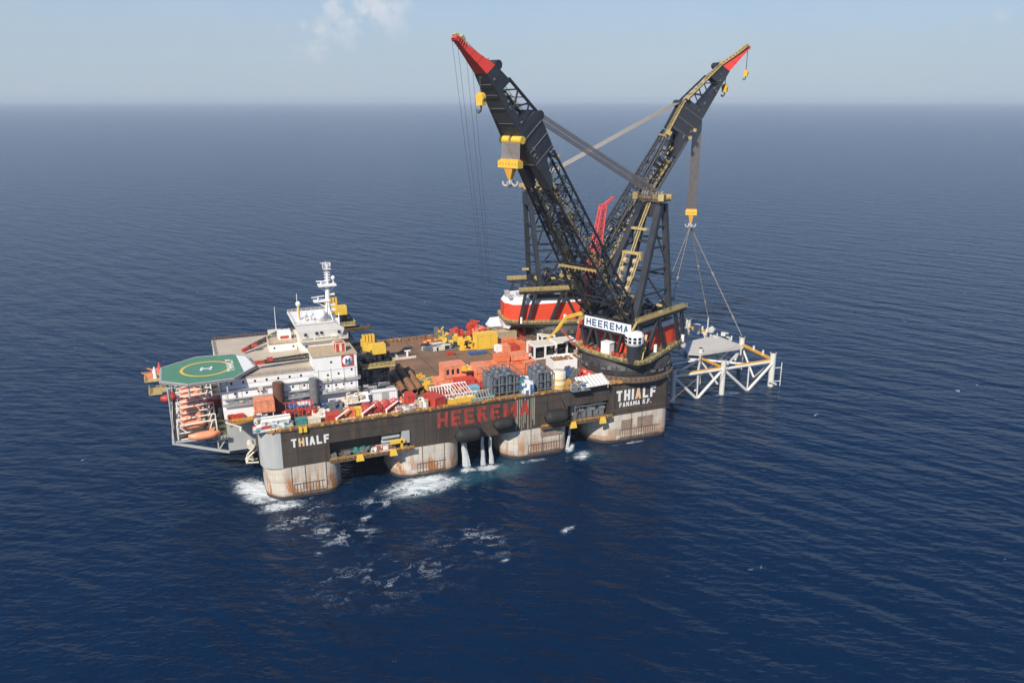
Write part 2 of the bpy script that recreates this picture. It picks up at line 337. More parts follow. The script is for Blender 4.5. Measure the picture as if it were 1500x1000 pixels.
def truss(mb, A, B, nb, chord, brace, kind='x'):
    """4-chord lattice from section A (4 points) to section B"""
    A = [Vector(q) for q in A]; B = [Vector(q) for q in B]
    for a, b in zip(A, B): mb.cyl(a, b, chord, chord, 6)
    for i in range(nb + 1):
        S = [a.lerp(b, i / nb) for a, b in zip(A, B)]
        for k in range(4): mb.beam(S[k], S[(k + 1) % 4], brace * 1.4)
        if i < nb:
            T = [a.lerp(b, (i + 1) / nb) for a, b in zip(A, B)]
            for k in range(4):
                j = (k + 1) % 4
                if kind == 'x' or i % 2 == 0: mb.beam(S[k], T[j], brace * 1.4)
                if kind == 'x' or i % 2 == 1: mb.beam(S[j], T[k], brace * 1.4)
    return mb

# ------------------------------------------------------------------ sea and air
def sea_mat():
    m = bpy.data.materials.new('deep sea water'); m.use_nodes = True; t = m.node_tree; b = t.nodes['Principled BSDF']; L = t.links
    g = t.nodes.new('ShaderNodeTexCoord')
    def noise(rot, sx, sy, det=3, rough=.55, seed=0, dist=0.0):
        r_ = t.nodes.new('ShaderNodeMapping'); r_.inputs['Rotation'].default_value = (0, 0, R(rot)); r_.inputs['Scale'].default_value = (1, 1, 1)
        s_ = t.nodes.new('ShaderNodeMapping'); s_.inputs['Scale'].default_value = (1 / sx, 1 / sy, 1); s_.inputs['Location'].default_value = (seed, seed * 1.7, 0)
        L.new(g.outputs['Object'], r_.inputs[0]); L.new(r_.outputs[0], s_.inputs[0])
        n = t.nodes.new('ShaderNodeTexNoise'); n.inputs['Scale'].default_value = 1; n.inputs['Detail'].default_value = det; n.inputs['Roughness'].default_value = rough
        n.inputs['Distortion'].default_value = dist
        L.new(s_.outputs[0], n.inputs['Vector']); return n.outputs[0]
    def mth(op, a, c=0.0):
        q = t.nodes.new('ShaderNodeMath'); q.operation = op
        for i, v in enumerate((a, c)):
            if isinstance(v, (int, float)): q.inputs[i].default_value = v
            else: L.new(v, q.inputs[i])
        return q.outputs[0]
    def rng(v, a, c, o0=0., o1=1.):
        q = t.nodes.new('ShaderNodeMapRange'); q.interpolation_type = 'SMOOTHSTEP'
        for i, k in enumerate((a, c, o0, o1)): q.inputs[i + 1].default_value = k
        L.new(v, q.inputs[0]); return q.outputs[0]
    def mix(fac, a, c):
        q = t.nodes.new('ShaderNodeMix'); q.data_type = 'RGBA'; L.new(fac, q.inputs[0])
        for i, v in ((6, a), (7, c)):
            if isinstance(v, tuple): q.inputs[i].default_value = (*v, 1)
            else: L.new(v, q.inputs[i])
        return q.outputs[2]
    def blob(cx, cy, rx, ry, rot=0, inner=.1):
        a = t.nodes.new('ShaderNodeVectorMath'); a.operation = 'SUBTRACT'; a.inputs[1].default_value = (cx, cy, 0); L.new(g.outputs['Object'], a.inputs[0])
        r_ = t.nodes.new('ShaderNodeMapping'); r_.inputs['Rotation'].default_value = (0, 0, R(rot)); L.new(a.outputs[0], r_.inputs[0])
        d = t.nodes.new('ShaderNodeVectorMath'); d.operation = 'MULTIPLY'; d.inputs[1].default_value = (1 / rx, 1 / ry, 0); L.new(r_.outputs[0], d.inputs[0])
        l = t.nodes.new('ShaderNodeVectorMath'); l.operation = 'LENGTH'; L.new(d.outputs[0], l.inputs[0])
        return rng(l.outputs['Value'], 1.0, inner)
    def mx(*a):
        o = a[0]
        for q in a[1:]: o = mth('MAXIMUM', o, q)
        return o
    # swell, wind sea and ripples
    h = mth('ADD', mth('MULTIPLY', noise(64, 42, 12, 2, .5, 3), 2.9), mth('MULTIPLY', noise(30, 17, 5.0, 3, .55, 11), 1.35))
    h = mth('ADD', h, mth('MULTIPLY', noise(-5, 5.5, 2.6, 4, .6, 5), .5))
    # foam
    froth = noise(0, 6.5, 4.5, 6, .62, 21, .8)
    def ridge(v, k): return mth('SUBTRACT', 1.0, mth('MULTIPLY', mth('ABSOLUTE', mth('SUBTRACT', v, .5)), k))
    lace = mx(ridge(noise(15, 5.2, 3.4, 5, .6, 40, 1.8), 9.0), mth('MULTIPLY', ridge(noise(-35, 2.4, 1.7, 4, .6, 60, 1.5), 8.0), .92))
    def B_(w_, *a_, **k_): return mth('MULTIPLY', blob(*a_, **k_), w_)
    churn = mx(B_(1.15, 54, -7.5, 25, 13, -4, 0), B_(1.5, 57, -4, 13, 6.5, -8, 0), B_(1.3, -2.0, 11, 10.5, 22, -18, 0), B_(.95, 4, -4, 15, 7.5, 0, 0), B_(.8, 121, -6, 10, 6, -30, 0), B_(1.1, 119.5, 3, 3.5, 8, 30, 0), B_(.95, 82.5, -2.5, 10, 5.5, 0, 0), B_(.85, 74.5, -1.5, 7, 5, 0, 0))
    trail = mx(B_(.60, 10, -15, 26, 15, -25, 0), B_(.56, 20, -31, 26, 16, 20, 0), B_(.48, 38, -14, 22, 12, 0, 0), B_(.44, 60, -52, 34, 22, 30, 0), B_(.38, 30, -60, 60, 34, 0, 0), B_(.55, 100, -3, 18, 3.5, 0, 0), B_(.5, 145, -2.2, 18, 2.6, 0, 0), B_(.5, 222, 31, 32, 5, 0, 0), B_(.6, 12, -2, 14, 3, 0, 0),
               *[B_(v_ * .72, x_, y_, a_ * 1.9, b_ * 2.0, r_, 0) for x_, y_, a_, b_, r_, v_ in ((90.3, -56.4, 3.6, 1.8, -25, 1), (52.4, -51.2, 3, 1.2, -30, .8), (30.5, -23.5, 3.6, 1.5, -35, 1), (12, -41, 3.4, 1.3, 30, .85), (64, -66, 2.5, 1, -15, .7), (104, -92, 1.8, 1.1, 0, .8), (131, -98, 1.8, 1, 0, .7), (20, -66, 2.4, 1, 0, .7))])
    mask = mx(mth('MULTIPLY', churn, rng(froth, .34, .60, .62, 1.12)), mth('MULTIPLY', trail, rng(froth, .40, .64, .15, 1.25)))
    f1 = mth('MULTIPLY', rng(mth('SUBTRACT', lace, mth('SUBTRACT', 1.06, mth('MULTIPLY', mask, 1.25))), 0, .7), rng(mask, .15, .9, .35, .95))
    caps = mth('MULTIPLY', mth('MULTIPLY', rng(noise(-30, 9, 4.5, 5, .62, 77, .6), .695, .75), .8), rng(noise(10, 60, 60, 2, .5, 90), .48, .6))
    foam = mth('MINIMUM', mx(f1, caps), 1.0)
    # aerated green water by the outfalls and inside the foam
    aer = mx(mth('MULTIPLY', blob(82, -6, 26, 12, -12, 0), .95), mth('MULTIPLY', blob(56, -9, 26, 12, -8, 0), .7), mth('MULTIPLY', blob(-1, 12, 12, 24, -18, 0), .35), mth('MULTIPLY', blob(122, -6, 12, 12, 0, 0), .3))
    aer = mth('MULTIPLY', aer, rng(noise(0, 14, 8, 4, .6, 55, .5), .3, .62))
    deep = mix(noise(-20, 260, 120, 3, .5, 9), (.0012, .0118, .036), (.0020, .0168, .052))
    col = mix(aer, deep, (.030, .105, .135)); col = mix(foam, col, (.62, .67, .69))
    L.new(col, b.inputs['Base Color']); b.inputs['IOR'].default_value = 1.333; b.inputs['Specular IOR Level'].default_value = .26; b.inputs['Specular Tint'].default_value = (.62, .86, 1.0, 1)
    L.new(rng(foam, 0, 1, .20, .75), b.inputs['Roughness'])
    bn = t.nodes.new('ShaderNodeBump'); bn.inputs['Strength'].default_value = 1; bn.inputs['Distance'].default_value = 0.85
    L.new(h, bn.inputs['Height']); L.new(bn.outputs[0], b.inputs['Normal'])
    return m
M['sea'] = sea_mat()
mb = MB(); N = 96; rings = [0.01, 60, 150, 400, 1000, 2500, 6000, 14000, 45000]
mb.lathe((60, 0, 0), [(r_, 0) for r_ in rings[::-1]], N, smooth=False)
tag(mb.build('sea', 'sea'), 'deep blue open sea with small waves and foam round the vessel', None, kind='structure')
hz = bpy.data.materials.new('sea air'); hz.use_nodes = True; t_ = hz.node_tree
for n_ in list(t_.nodes):
    if n_.type == 'BSDF_PRINCIPLED': t_.nodes.remove(n_)
pv = t_.nodes.new('ShaderNodeVolumePrincipled'); pv.inputs['Color'].default_value = (.76, .86, .97, 1); pv.inputs['Density'].default_value = 0.000055
pv.inputs['Anisotropy'].default_value = 0.0
t_.links.new(pv.outputs[0], t_.nodes['Material Output'].inputs['Volume'])
M['haze'] = hz
tag(MB().box(-45600, 45700, -45700, 45600, -4.5, 185.0).build('haze', 'haze'), 'pale sea haze', None, kind='stuff')

# ------------------------------------------------------------------ vessel hull
V = thing('crane_vessel', 'huge black semi-submersible crane vessel standing on pale rusty columns in the sea', 'ship', (0, 0, 12))
ZB, ZD, WY, LX = 12.0, 26.0, 92.0, 165.0
def rr(x0, x1, y0, y1, r4, n=8):
    """rounded rectangle, radii for corners (x0y0, x1y0, x1y1, x0y1)"""
    P = []
    for (cx, cy, a0, r) in ((x0 + r4[0], y0 + r4[0], 180, r4[0]), (x1 - r4[1], y0 + r4[1], 270, r4[1]), (x1 - r4[2], y1 - r4[2], 0, r4[2]), (x0 + r4[3], y1 - r4[3], 90, r4[3])):
        for i in range(n + 1):
            a = R(a0 + 90 * i / n); P.append((cx + r * math.cos(a), cy + r * math.sin(a)))
    return P
def VZ(mb): mb.v = [(x, y, z - 12) for x, y, z in mb.v]; return mb
# deck box in lengths, so the two side recesses are real openings (x23.4-52.8 and x116.5-135.6 on the near side)
hb = MB()
RC1, RC2, DEP = (23.4, 52.6, 12.8, 19.0), (116.8, 135.4, 12.6, 19.3), 4.5
hb.prism(rr(0, 23.4, 0, WY, (7, .01, .01, 7)), ZB, ZD - .5)
for a, b_ in ((52.6, 116.8),): hb.box(a, b_, 0, WY, ZB, ZD - .5)
for a, b_, z0, z1 in (RC1, RC2):
    hb.box(a, b_, DEP, WY, ZB, ZD - .5); hb.box(a, b_, 0, DEP, z1, ZD - .5)
hb.prism(rr(135.4, LX, 0, WY, (.01, 4, 4, .01)), ZB, ZD - .5)
VZ(hb).build('hull', 'hull', V)
dk = MB().prism(rr(-.3, LX + .3, -.3, WY + .3, (7, 4, 4, 7)), ZD - .5, ZD)
VZ(dk).build('deck', 'deck', V)
sb = MB()
for x in (12, 22, 34, 46, 58, 66, 78, 88, 98, 108, 118, 128, 138, 150, 160):
    a_ = 19.2 if (23.4 < x < 52.6 or 116.8 < x < 135.4) else 12.1; sb.box(x, x + .14, -.04, .01, a_, 25.4)
for x0_, x1_, z_ in ((7, 161, 22.3), (7, 23, 17.2), (53, 116, 17.2), (136, 161, 17.4)): sb.box(x0_, x1_, -.03, .01, z_, z_ + .10)
VZ(sb).build('plate_seam', 'steelblack', V)
gp = MB()                                                       # pale grey rounded bow corner, outside the charcoal band
n = 10; prev = None
for i in range(n + 1):
    a = R(180 + 90 * i / n); q = (7 - 7.06 * math.cos(R(90 * i / n)), 7 - 7.06 * math.sin(R(90 * i / n)))
    if prev: gp.add([(prev[0], prev[1], ZB + .02), (q[0], q[1], ZB + .02), (q[0], q[1], ZD - .6), (prev[0], prev[1], ZD - .6)], [(0, 1, 2, 3)], True)
    prev = q
VZ(gp).build('bow_corner_plate', 'greyhull', V)
fb = MB().box(-9.5, 0, 22.5, 70, ZB, ZD - .5); VZ(fb).build('forward_box', 'greyhull', V)
# columns
cols = [(1.2, 27.6, 7.6, 6.5), (46.2, 72.6, 8, 6.5), (90.6, 117.6, 8.4, 4.2), (129.5, 165.0, 10.5, 5)]
for (x0, x1, ra, rb) in cols:
    for near in (1, 0):
        y0, y1 = (0.0, 24.0) if near else (WY - 24, WY)
        P = rr(x0, x1, y0, y1, (ra, rb, rb, ra), 12)
        if x0 > 120: P = rr(x0, x1, y0, y1, (ra, rb, rb, ra), 14)
        cb = MB(); nP = len(P)
        vs = [(x, y, -3) for x, y in P] + [(x, y, ZB) for x, y in P]
        cb.add(vs, [(i, (i + 1) % nP, (i + 1) % nP + nP, i + nP) for i in range(nP)], True)
        VZ(cb).build('column', 'column', V)
# seams, ladders and fender strips down the near columns
sm = MB()
for x in (9.5, 14.2, 21.5, 57.0, 65.5, 101, 106, 113.4, 146, 151): sm.box(x, x + .22, -.12, .02, .8, ZB + .5).cut()
for x in (60.5, 63.5, 69.6, 121, 122.2): sm.box(x, x + .16, -.1, .02, 12.2, 25).cut()
for x0, x1 in ((10, 21), (55, 66), (100, 114), (141, 160)):
    sm.box(x0, x1, -.22, .01, 1.6, 1.95)
    for k in range(int((x1 - x0) / 1.1)): sm.box(x0 + k * 1.1, x0 + k * 1.1 + .12, -.16, .01, 1.9, 5.2)
    sm.box(x0, x1, -.16, .01, 5.2, 5.4).cut()
VZ(sm).build_each('fender_strip', 'rim', V)
pt = MB().box(105.2, 114.2, -.35, .01, 8.2, 12.6).cut(); pt.box(141.5, 146.6, -.12, .01, 5.6, 9.6).cut(); pt.box(149, 156.5, -.12, .01, 5.6, 10).cut()
VZ(pt).build_each('patch_plate', mat('bare brown plate', (.26, .19, .145), .75, rust=.3, vary=.25, scale=.5), V)
# waste-water stains that run down the side by the red letters
st = MB()
for x, a, b_ in ((95.2, 14, 25.0), (97.7, 13, 24), (99.5, 12.4, 24.6), (101.6, 16, 25.2), (94.6, 12.6, 25.4), (96.1, 13.5, 25.6), (97.0, 12.1, 25.2), (98.3, 15, 25.5), (100.9, 12.6, 25.0), (102.2, 13.6, 25.6)): st.box(x, x + random.uniform(.3, .6), -.075, -.065, a, b_).cut()
VZ(st).build_each('lime_stain', mat('lime streak', (.30, .27, .215), .8, vary=.3, scale=.6, rust=.4, rustcol=(.09, .08, .07), streak=8), V)
# lettering
def on_side(x0, z0, y=-.09): return lambda u, v, d: (x0 + u, y - d, z0 + v - 12)
text('name_letter', 'THIALF', 'letter', V, on_side(10.3, 19.3), 13.2, 3.2, .22, alt={'H': 'letterrust'})
text('stern_letter', 'THIALF', 'letter', V, on_side(138.7, 18.0), 18.6, 4.6, .22, alt={'A': 'letterrust'})
text('registry_letter', 'PANAMA R.P.', 'letter', V, on_side(140.2, 15.4), 14.8, 2.0, .2, gap=.24)
text('owner_letter', 'HEEREMA', 'hullred', V, on_side(63.2, 18.3), 37.2, 6.1, .22, gap=.2)
# upper strake, bilge line and platform decks of the recesses
tr = MB()
tr.box(7, LX - 3, -.5, .01, ZD - .32, ZD + .25)
tr.box(135.4, 161, -.18, .01, 14.2, 14.5); tr.box(52.6, 61, -.14, .01, 12.3, 12.6)
VZ(tr).build('side_strake', 'rim', V)
lg = MB(); lg.box(23.0, 53.4, -2.4, DEP, 12.0, 12.79).cut(); lg.box(105, 136.2, -1.9, DEP, 11.8, 12.58)
VZ(lg).build_each('side_ledge', 'rim', V)
rl = MB()
edge = [(7, -.2, ZD), (LX - 4, -.2, ZD), (LX, 3.5, ZD), (LX, WY - 4, ZD), (LX - 4, WY, ZD), (7, WY, ZD), (0, WY - 7, ZD), (0, 7, ZD), (2, 2.2, ZD)]
rl.rail(edge, 1.2, 2.6, .07, closed=True)
rl.rail([(23, -2.3, 12.8), (53.4, -2.3, 12.8)], 1.1, 2, .10); rl.rail([(105, -1.8, 12.6), (136, -1.8, 12.6)], 1.1, 2, .10)
for i in range(150):                                            # brackets, boxes and fairleads that clutter the rail
    x = random.uniform(4, 163); rl.cbox((x, random.uniform(-.45, .6), ZD + random.uniform(.1, .8)), (random.uniform(.3, 1.6), random.uniform(.3, .8), random.uniform(.3, 1.1)))
for i in range(60): rl.cbox((random.uniform(50, 163), WY + random.uniform(-1.2, .3), ZD + .5), (random.uniform(.4, 2), .7, random.uniform(.5, 1.6)))
VZ(rl).build('railing', 'rail', V)
bo = MB()                                                       # far bulwark and lockers along the far edge
for i in range(46):
    x = 52 + i * 2.0; bo.box(x, x + random.uniform(.8, 1.9), WY - 2.2 + random.uniform(0, 1), WY - .4, ZD, ZD + random.uniform(.6, 1.8))
VZ(bo).build('bulwark', 'rustpipe', V)
# deck seams and worn lanes
ds = MB()
for x in (60, 75, 90, 105, 120): ds.box(x, x + .5, 4, WY - 3, ZD, ZD + .03)
for y in (33.5, 46, 60.5): ds.box(52, 128, y, y + .45, ZD, ZD + .035)
VZ(ds).build('deck_rail_track', 'deckdark', V)
# white liners in the aft recess and winch gear in both
wg = MB()
for i, x in enumerate((121.2, 123.6, 126.4, 129.2, 131.8)): wg.box(x, x + 2.0, 1.2, 3.8, 12.7, 14.6 + (i * 7 % 5) * .7)
for x in (122.4, 127.6, 132.0): wg.cyl((x, 1.8, 15.8), (x + 2.2, 1.8, 15.8), .8, n=12)
wg.cyl((119.6, -1.2, 12.6), (119.6, -1.2, 19.5), .2); wg.cyl((120.6, .8, 17.9), (134.4, .8, 17.9), .18)
for i in range(14): x = 120.8 + i; wg.box(x, x + .12, .3, .42, 12.7, 13.8)
VZ(wg).build('winch_gear', 'midgrey', V); VZ(MB().box(120.4, 134.8, DEP - .25, DEP - .02, 13.2, 18.6)).build('recess_liner', 'grey', V)
wg2 = MB()
wg2.cyl((42.5, 2, 17.2), (49, 2, 17.2), 1.0); wg2.cyl((42.5, 2.6, 15.2), (49, 2.6, 15.2), .8); wg2.box(49.6, 52.4, -.4, 3, 14.6, 19.3)
wg2.cyl((40, 1.2, 13.9), (45, 1.2, 13.9), .9)
VZ(wg2).build('pipe_housing', 'greyhull', V)
wg3 = MB()
for x in (24.6, 29.5, 36, 40.4, 46): VZ(MB().cbox((x, .8, 13.6), (random.uniform(1, 2.6), 1.6, 1.6))).build('chain_stopper', 'midgrey', V)
for i in range(22): wg3.cbox((random.uniform(24, 52), random.uniform(-1.5, 3), 13.2), (random.uniform(.3, 1.5), .8, random.uniform(.4, 1.4)), random.uniform(0, 3))
VZ(wg3).build('mooring_gear', 'midgrey', V)
cf = MB()
for x in (33.4, 45.6): cf.hexa([(x - 1.4, -3.3, 11.6), (x + 1.4, -3.3, 11.6), (x + 1.4, -2.3, 11.4), (x - 1.4, -2.3, 11.4), (x - 1, -3.0, 13.8), (x + 1, -3.0, 13.8), (x + 1, -2.3, 13.8), (x - 1, -2.3, 13.8)]).cut()
for x in (118.4, 131.6): cf.hexa([(x - 1.4, -2.9, 10.8), (x + 1.4, -2.9, 10.8), (x + 1.4, -1.9, 10.6), (x - 1.4, -1.9, 10.6), (x - 1, -2.6, 13.2), (x + 1, -2.6, 13.2), (x + 1, -1.9, 13.2), (x - 1, -1.9, 13.2)]).cut()
cf.box(45, 50.5, -1.2, .4, 15.2, 16.2); cf.box(48.9, 49.6, -1.2, .5, 13, 16.4).cut()
for x in (13.2, 14.8): cf.box(x, x + 1.1, -1.0, .5, 24.7, 26.6)
VZ(cf).build_each('chain_fairlead', 'brightyellow', V)
# anchor rack at the bow corner
ar = MB()
ar.path([(-.5, 9, 17), (-3.5, 8, 15), (-4.5, 7.5, 13), (-.5, 8, 12.3)], .35); ar.path([(-.5, 12, 17), (-3.5, 11, 15), (-4.5, 10.5, 13), (-.5, 11, 12.3)], .35)
ar.beam((-4.5, 7.3, 13), (-4.5, 11, 13), .6); ar.cyl((-2.6, 7, 19), (-2.6, 11, 19), 1.2); ar.cbox((-3.2, 9, 14.2), (2.2, 3.5, .5), 0, 0, .5)
VZ(ar).build('anchor_rack', 'cream', V)

# black side fenders hung on the hull
for i, (xa, xb, z, r_, lab) in enumerate(((69.0, 79.6, 15.4, 2.9, 'big ribbed black fender under the first red letters of the hull'),
                                          (84.4, 92.6, 17.3, 2.3, 'smallest of the three black fenders, beside the lime streaks and twin outfall'),
                                          (105.8, 115.6, 17.0, 2.8, 'ribbed black fender hung just left of the aft side recess'))):
    f = thing('ship_fender', lab, 'fender', ((xa + xb) / 2, -1.6 - r_ * .5, z), 0, 'black fenders on the hull side')
    h = (xb - xa) / 2; fm = MB(); pr = []
    for k in range(25):
        t = -1 + 2 * k / 24; rad = r_ * (1 - abs(t) ** 5 * .75) + (.16 if k % 2 else -.14); pr.append((max(.05, rad), t * h))
    fm.lathe((0, 0, 0), pr, 18, 'x'); fm.build('body', 'rubber', f)
    ch = MB()
    for sx in (-1, 1): ch.beam((sx * h * .8, .3, r_ * .6), (sx * h * .7, r_ * .5 + 1.4, r_ + 3.2), .16)
    ch.build('hanging_chain', 'steelblack', f)
# overboard water
wm = bpy.data.materials.new('falling water'); wm.use_nodes = True; t_ = wm.node_tree; b_ = t_.nodes['Principled BSDF']
b_.inputs['Base Color'].default_value = (.80, .83, .83, 1); b_.inputs['Roughness'].default_value = .4
n1 = t_.nodes.new('ShaderNodeTexNoise'); m1 = t_.nodes.new('ShaderNodeMapping'); m1.inputs['Scale'].default_value = (2.2, 2.2, .22); n1.inputs['Detail'].default_value = 6
tc_ = t_.nodes.new('ShaderNodeTexCoord'); t_.links.new(tc_.outputs['Object'], m1.inputs[0]); t_.links.new(m1.outputs[0], n1.inputs['Vector'])
r1 = t_.nodes.new('ShaderNodeMapRange'); r1.inputs[1].default_value = .34; r1.inputs[2].default_value = .62; r1.inputs[3].default_value = 0.0; r1.inputs[4].default_value = .62
t_.links.new(n1.outputs[0], r1.inputs[0]); t_.links.new(r1.outputs[0], b_.inputs['Alpha'])
M['falls'] = wm
for lab, x, y, zt, r0, r1_, dy, dx in (('broad faint stream of water falling from the hull below the largest fender', 74.6, 4, 12, 1.2, 1.5, -2.2, .4),
                                     ('left of the twin white water streams falling from the hull', 81.4, 1.5, 12, .6, .85, -1.0, .0),
                                     ('right of the twin white water streams falling from the hull', 84.6, 1.5, 12, .6, .85, -1.0, .4),
                                     ('slanting water jet falling between the two aftermost columns', 120.4, 4.5, 11.8, .4, .8, -1.8, -2.2)):
    f = MB()
    for sN in range(16):
        oa, orr, ph = random.uniform(0, 6.28), random.uniform(0, 1) ** .5, random.uniform(0, 3)
        pr = [(x + dx * (k / 10) ** 2 + math.cos(oa) * orr * (r0 + (r1_ * 1.45 - r0) * (k / 10) ** 2) * .8 + .1 * math.sin(k + ph), y + dy * (k / 10) ** 1.6 + math.sin(oa) * orr * r0 * .8, zt - zt * (k / 10), .20 + .012 * k) for k in range(11)]
        for a, c in zip(pr, pr[1:]): f.cyl(a[:3], c[:3], a[3] * r0, c[3] * r0, 6, caps=False)
    f.v = [(a - x, c - y, e) for a, c, e in f.v]
    o = f.build('water_stream', 'falls'); o.location = (x, y, 0); tag(o, lab, 'water stream', 'streams of water falling from the hull')

# ------------------------------------------------------------------ heavy-lift cranes
def crane(name, label, loc, az, th, seed, full=True):
    rnd = random.Random(seed)
    C = thing(name, label, 'crane', (loc[0], loc[1], 26), az, 'pair of heavy lift cranes')
    def P(mb, nm, mt, par=C, smooth=None):
        mb.v = [(x, y, z - 26) for x, y, z in mb.v]; o = mb.build(nm, mt, par); return o
    # tub, slewing ring
    m = MB().lathe((0, 0, 0), [(18.6, 26.0), (18.5, 28.2), (18.9, 28.4), (18.7, 31), (18.0, 33.6), (16, 34.4)], 64)
    P(m, 'tub', 'tubblack')
    m = MB().lathe((0, 0, 0), [(19.6, 26.05), (19.8, 26.9), (19.4, 27.6), (18.8, 28.3)], 64)
    for i in range(60):
        a = 2 * math.pi * i / 60; m.cbox((19.3 * math.cos(a), 19.3 * math.sin(a), 27.6), (1.2, .8, rnd.uniform(.4, 1.2)), a)
    P(m, 'slew_ring', 'rim')
    # revolving platform, black skirt with grey hatches, deck with yellow rails
    poly = [(12, -17.5), (17, -8), (18, 8), (16.5, 17.8), (10, 19.2), (-6, 16.5), (-24, 13.2), (-30, 8), (-30, -8), (-24, -13.2), (-6, -16.5)]
    inner = [(x * .90, y * .92) for x, y in poly]
    P(MB().prism(inner, 33.0, 35.0, poly), 'platform_skirt', 'black')
    m = MB()
    for i in range(30):
        a = 2 * math.pi * i / 30; m.cbox((18.75 * math.cos(a), 18.75 * math.sin(a), 30.2), (.5, .35, 4.6), a)
    m.lathe((0, 0, 0), [(19.0, 30.6), (19.2, 30.75), (19.0, 30.9)], 64)
    P(m, 'tub_stiffener', 'tubblack')
    m = MB()
    for i in range(22):
        a = rnd.uniform(0, 6.28); m.cbox((18.9 * math.cos(a), 18.9 * math.sin(a), rnd.uniform(29, 32)), (.4, rnd.uniform(1, 3), rnd.uniform(.5, 1.5)), a)
    P(m, 'tub_hatch', 'midgrey')
    P(MB().prism([(x * 1.01, y * 1.01) for x, y in poly], 35.0, 35.5), 'platform_deck', 'olive')
    m = MB().rail([(x, y, 35.5) for x, y in poly], 1.3, 2.2, .11, closed=True)
    for i in range(60):
        k = rnd.randrange(len(poly)); a, b = Vector(poly[k]), Vector(poly[(k + 1) % len(poly)]); c = a.lerp(b, rnd.random()) * .97
        m.cbox((c.x, c.y, 36.1), (rnd.uniform(.5, 1.6), .7, rnd.uniform(.5, 1.4)), rnd.random() * 3)
    P(m, 'platform_railing', 'palerail')
    # machinery house: red walls, white upper storey set in, white roof gear
    hp = [(7.5, -9.6), (7.5, 9.6), (-19, 10.6), (-26, 9.4), (-29.3, 4), (-29.3, -4), (-26, -9.4), (-19, -10.6)]
    P(MB().prism(hp, 35.5, 43.6), 'machinery_house', 'red')
    P(MB().prism(hp, 43.6, 46.2, [(x * .93, y * .84) for x, y in hp]), 'house_roof', 'white')
    m = MB()
    for i in range(26): m.cbox((rnd.uniform(-27, 3), rnd.uniform(-7, 7), 46.6), (rnd.uniform(1, 4), rnd.uniform(1, 3), rnd.uniform(.8, 2)), rnd.choice((0, 1.57)))
    P(m, 'roof_vent', 'grey')
    m = MB()
    for y in (-13.3, 13.3):
        for x in (-23.2, -2.0): P(MB().cyl((x, y, 35.5), (x, y, 38.6), .75, n=12), 'white_tank', 'white')
    # counterweight skirt at the tail, white prow plate
    P(MB().prism([(-27.5, -6.5), (-29.5, -4), (-29.5, 4), (-27.5, 6.5)], 31.2, 35.0, [(-26, -9.5), (-30.4, -5), (-30.4, 5), (-26, 9.5)]), 'tail_weight', 'white')
    # side and front frames
    for s in (-1, 1):
        m = MB(); y = 13.2 * s
        for a, b in (((11, 35.5), (11, 50)), ((11, 50), (4.5, 35.5)), ((4.5, 35.5), (-3, 50)), ((-3, 50), (-9, 35.5)), ((-9, 35.5), (-16, 50)), ((-16, 50), (-20, 35.5)), ((-21, 50), (-24, 35.5)), ((12, 50), (-24, 50))):
            if a == (11, 50) or a == (-3, 50) or b == (-3, 50) or a[1] == b[1] or a[0] in (11, -16, -21): m.beam((a[0], y, a[1]), (b[0], y * (1 if a[1] == b[1] else 1), b[1]), 1.25, 1.25)
        P(m, 'side_frame', 'black')
        m = MB(); m.box(-24, 12, y - .9, y + .9, 50.7, 51.0); m.rail([(-24, y - .9, 51), (12, y - .9, 51)], 1.2, 1.8, .12); m.rail([(-24, y + .9, 51), (12, y + .9, 51)], 1.2, 1.8, .12)
        m.beam((12, y, 51), (16.5, y * .98, 46.6), 1.0, .3); m.rail([(12, y + .5, 51), (16.5, y + .5, 46.6)], 1.1, 1.5, .11)
        P(m, 'side_walkway', 'palerail')
    m = MB()
    for y in (-11.5, -4, 4, 11.5):
        m.beam((12.6, y, 35.5), (12.6, y + (3.2 if y < 0 else -3.2), 45), 1.2); m.beam((12.6, y, 35.5), (12.6, y - (2.6 if y < 0 else -2.6), 45), 1.2)
    m.beam((12.6, -13, 45.2), (12.6, 13, 45.2), 1.2, 1.6); m.beam((12, -13, 50), (12, 13, 50), 1.5, 1.5)
    P(m, 'front_frame', 'black')
    sg = P(MB().box(13.3, 13.6, -11.8, 11.4, 45.4, 49.7), 'sign_board', 'signwhite')
    text('sign_lettering', 'HEEREMA', 'signblue', sg, lambda u, v, d: (13.66 + d, -10.7 + u, 46.1 + v - 26), 21.0, 2.9, .19)
    m = MB().cbox((15.2, 1.5, 38.6), (3.2, 4.2, 4.6)); m.cbox((15, 1.5, 41.1), (3.6, 4.6, .3))
    P(m, 'winch_cabin', 'white')
    # operator's cab, octagonal with a window grid, on a black drum
    m = MB().lathe((15.0, 14.2, 0), [(.1, 42.6), (3.2, 42.6), (3.8, 43.6), (3.8, 46.4), (3.1, 47.6), (.1, 48.1)], 12, smooth=False); cab = P(m, 'operator_cab', 'white')
    m = MB()
    for k in range(-3, 3):
        for zz in (43.9, 45.3):
            a = R(-8 + k * 30 + 15); c = (15.0 + 3.72 * math.cos(a), 14.2 + 3.72 * math.sin(a), zz + .5); m.cbox(c, (.25, 1.25, 1.0), a)
    P(m, 'cab_window', 'glass', cab)
    P(MB().lathe((15.0, 14.2, 0), [(2.7, 35.4), (3.0, 42.6)], 14), 'cab_pedestal', 'black')
    m = MB()
    for i in range(16): m.cbox((rnd.uniform(9, 14), rnd.uniform(12.5, 16.5), rnd.uniform(36, 45)), (rnd.uniform(.6, 2.5), rnd.uniform(.3, 1), rnd.uniform(.2, 1.2)), rnd.random() * 3)
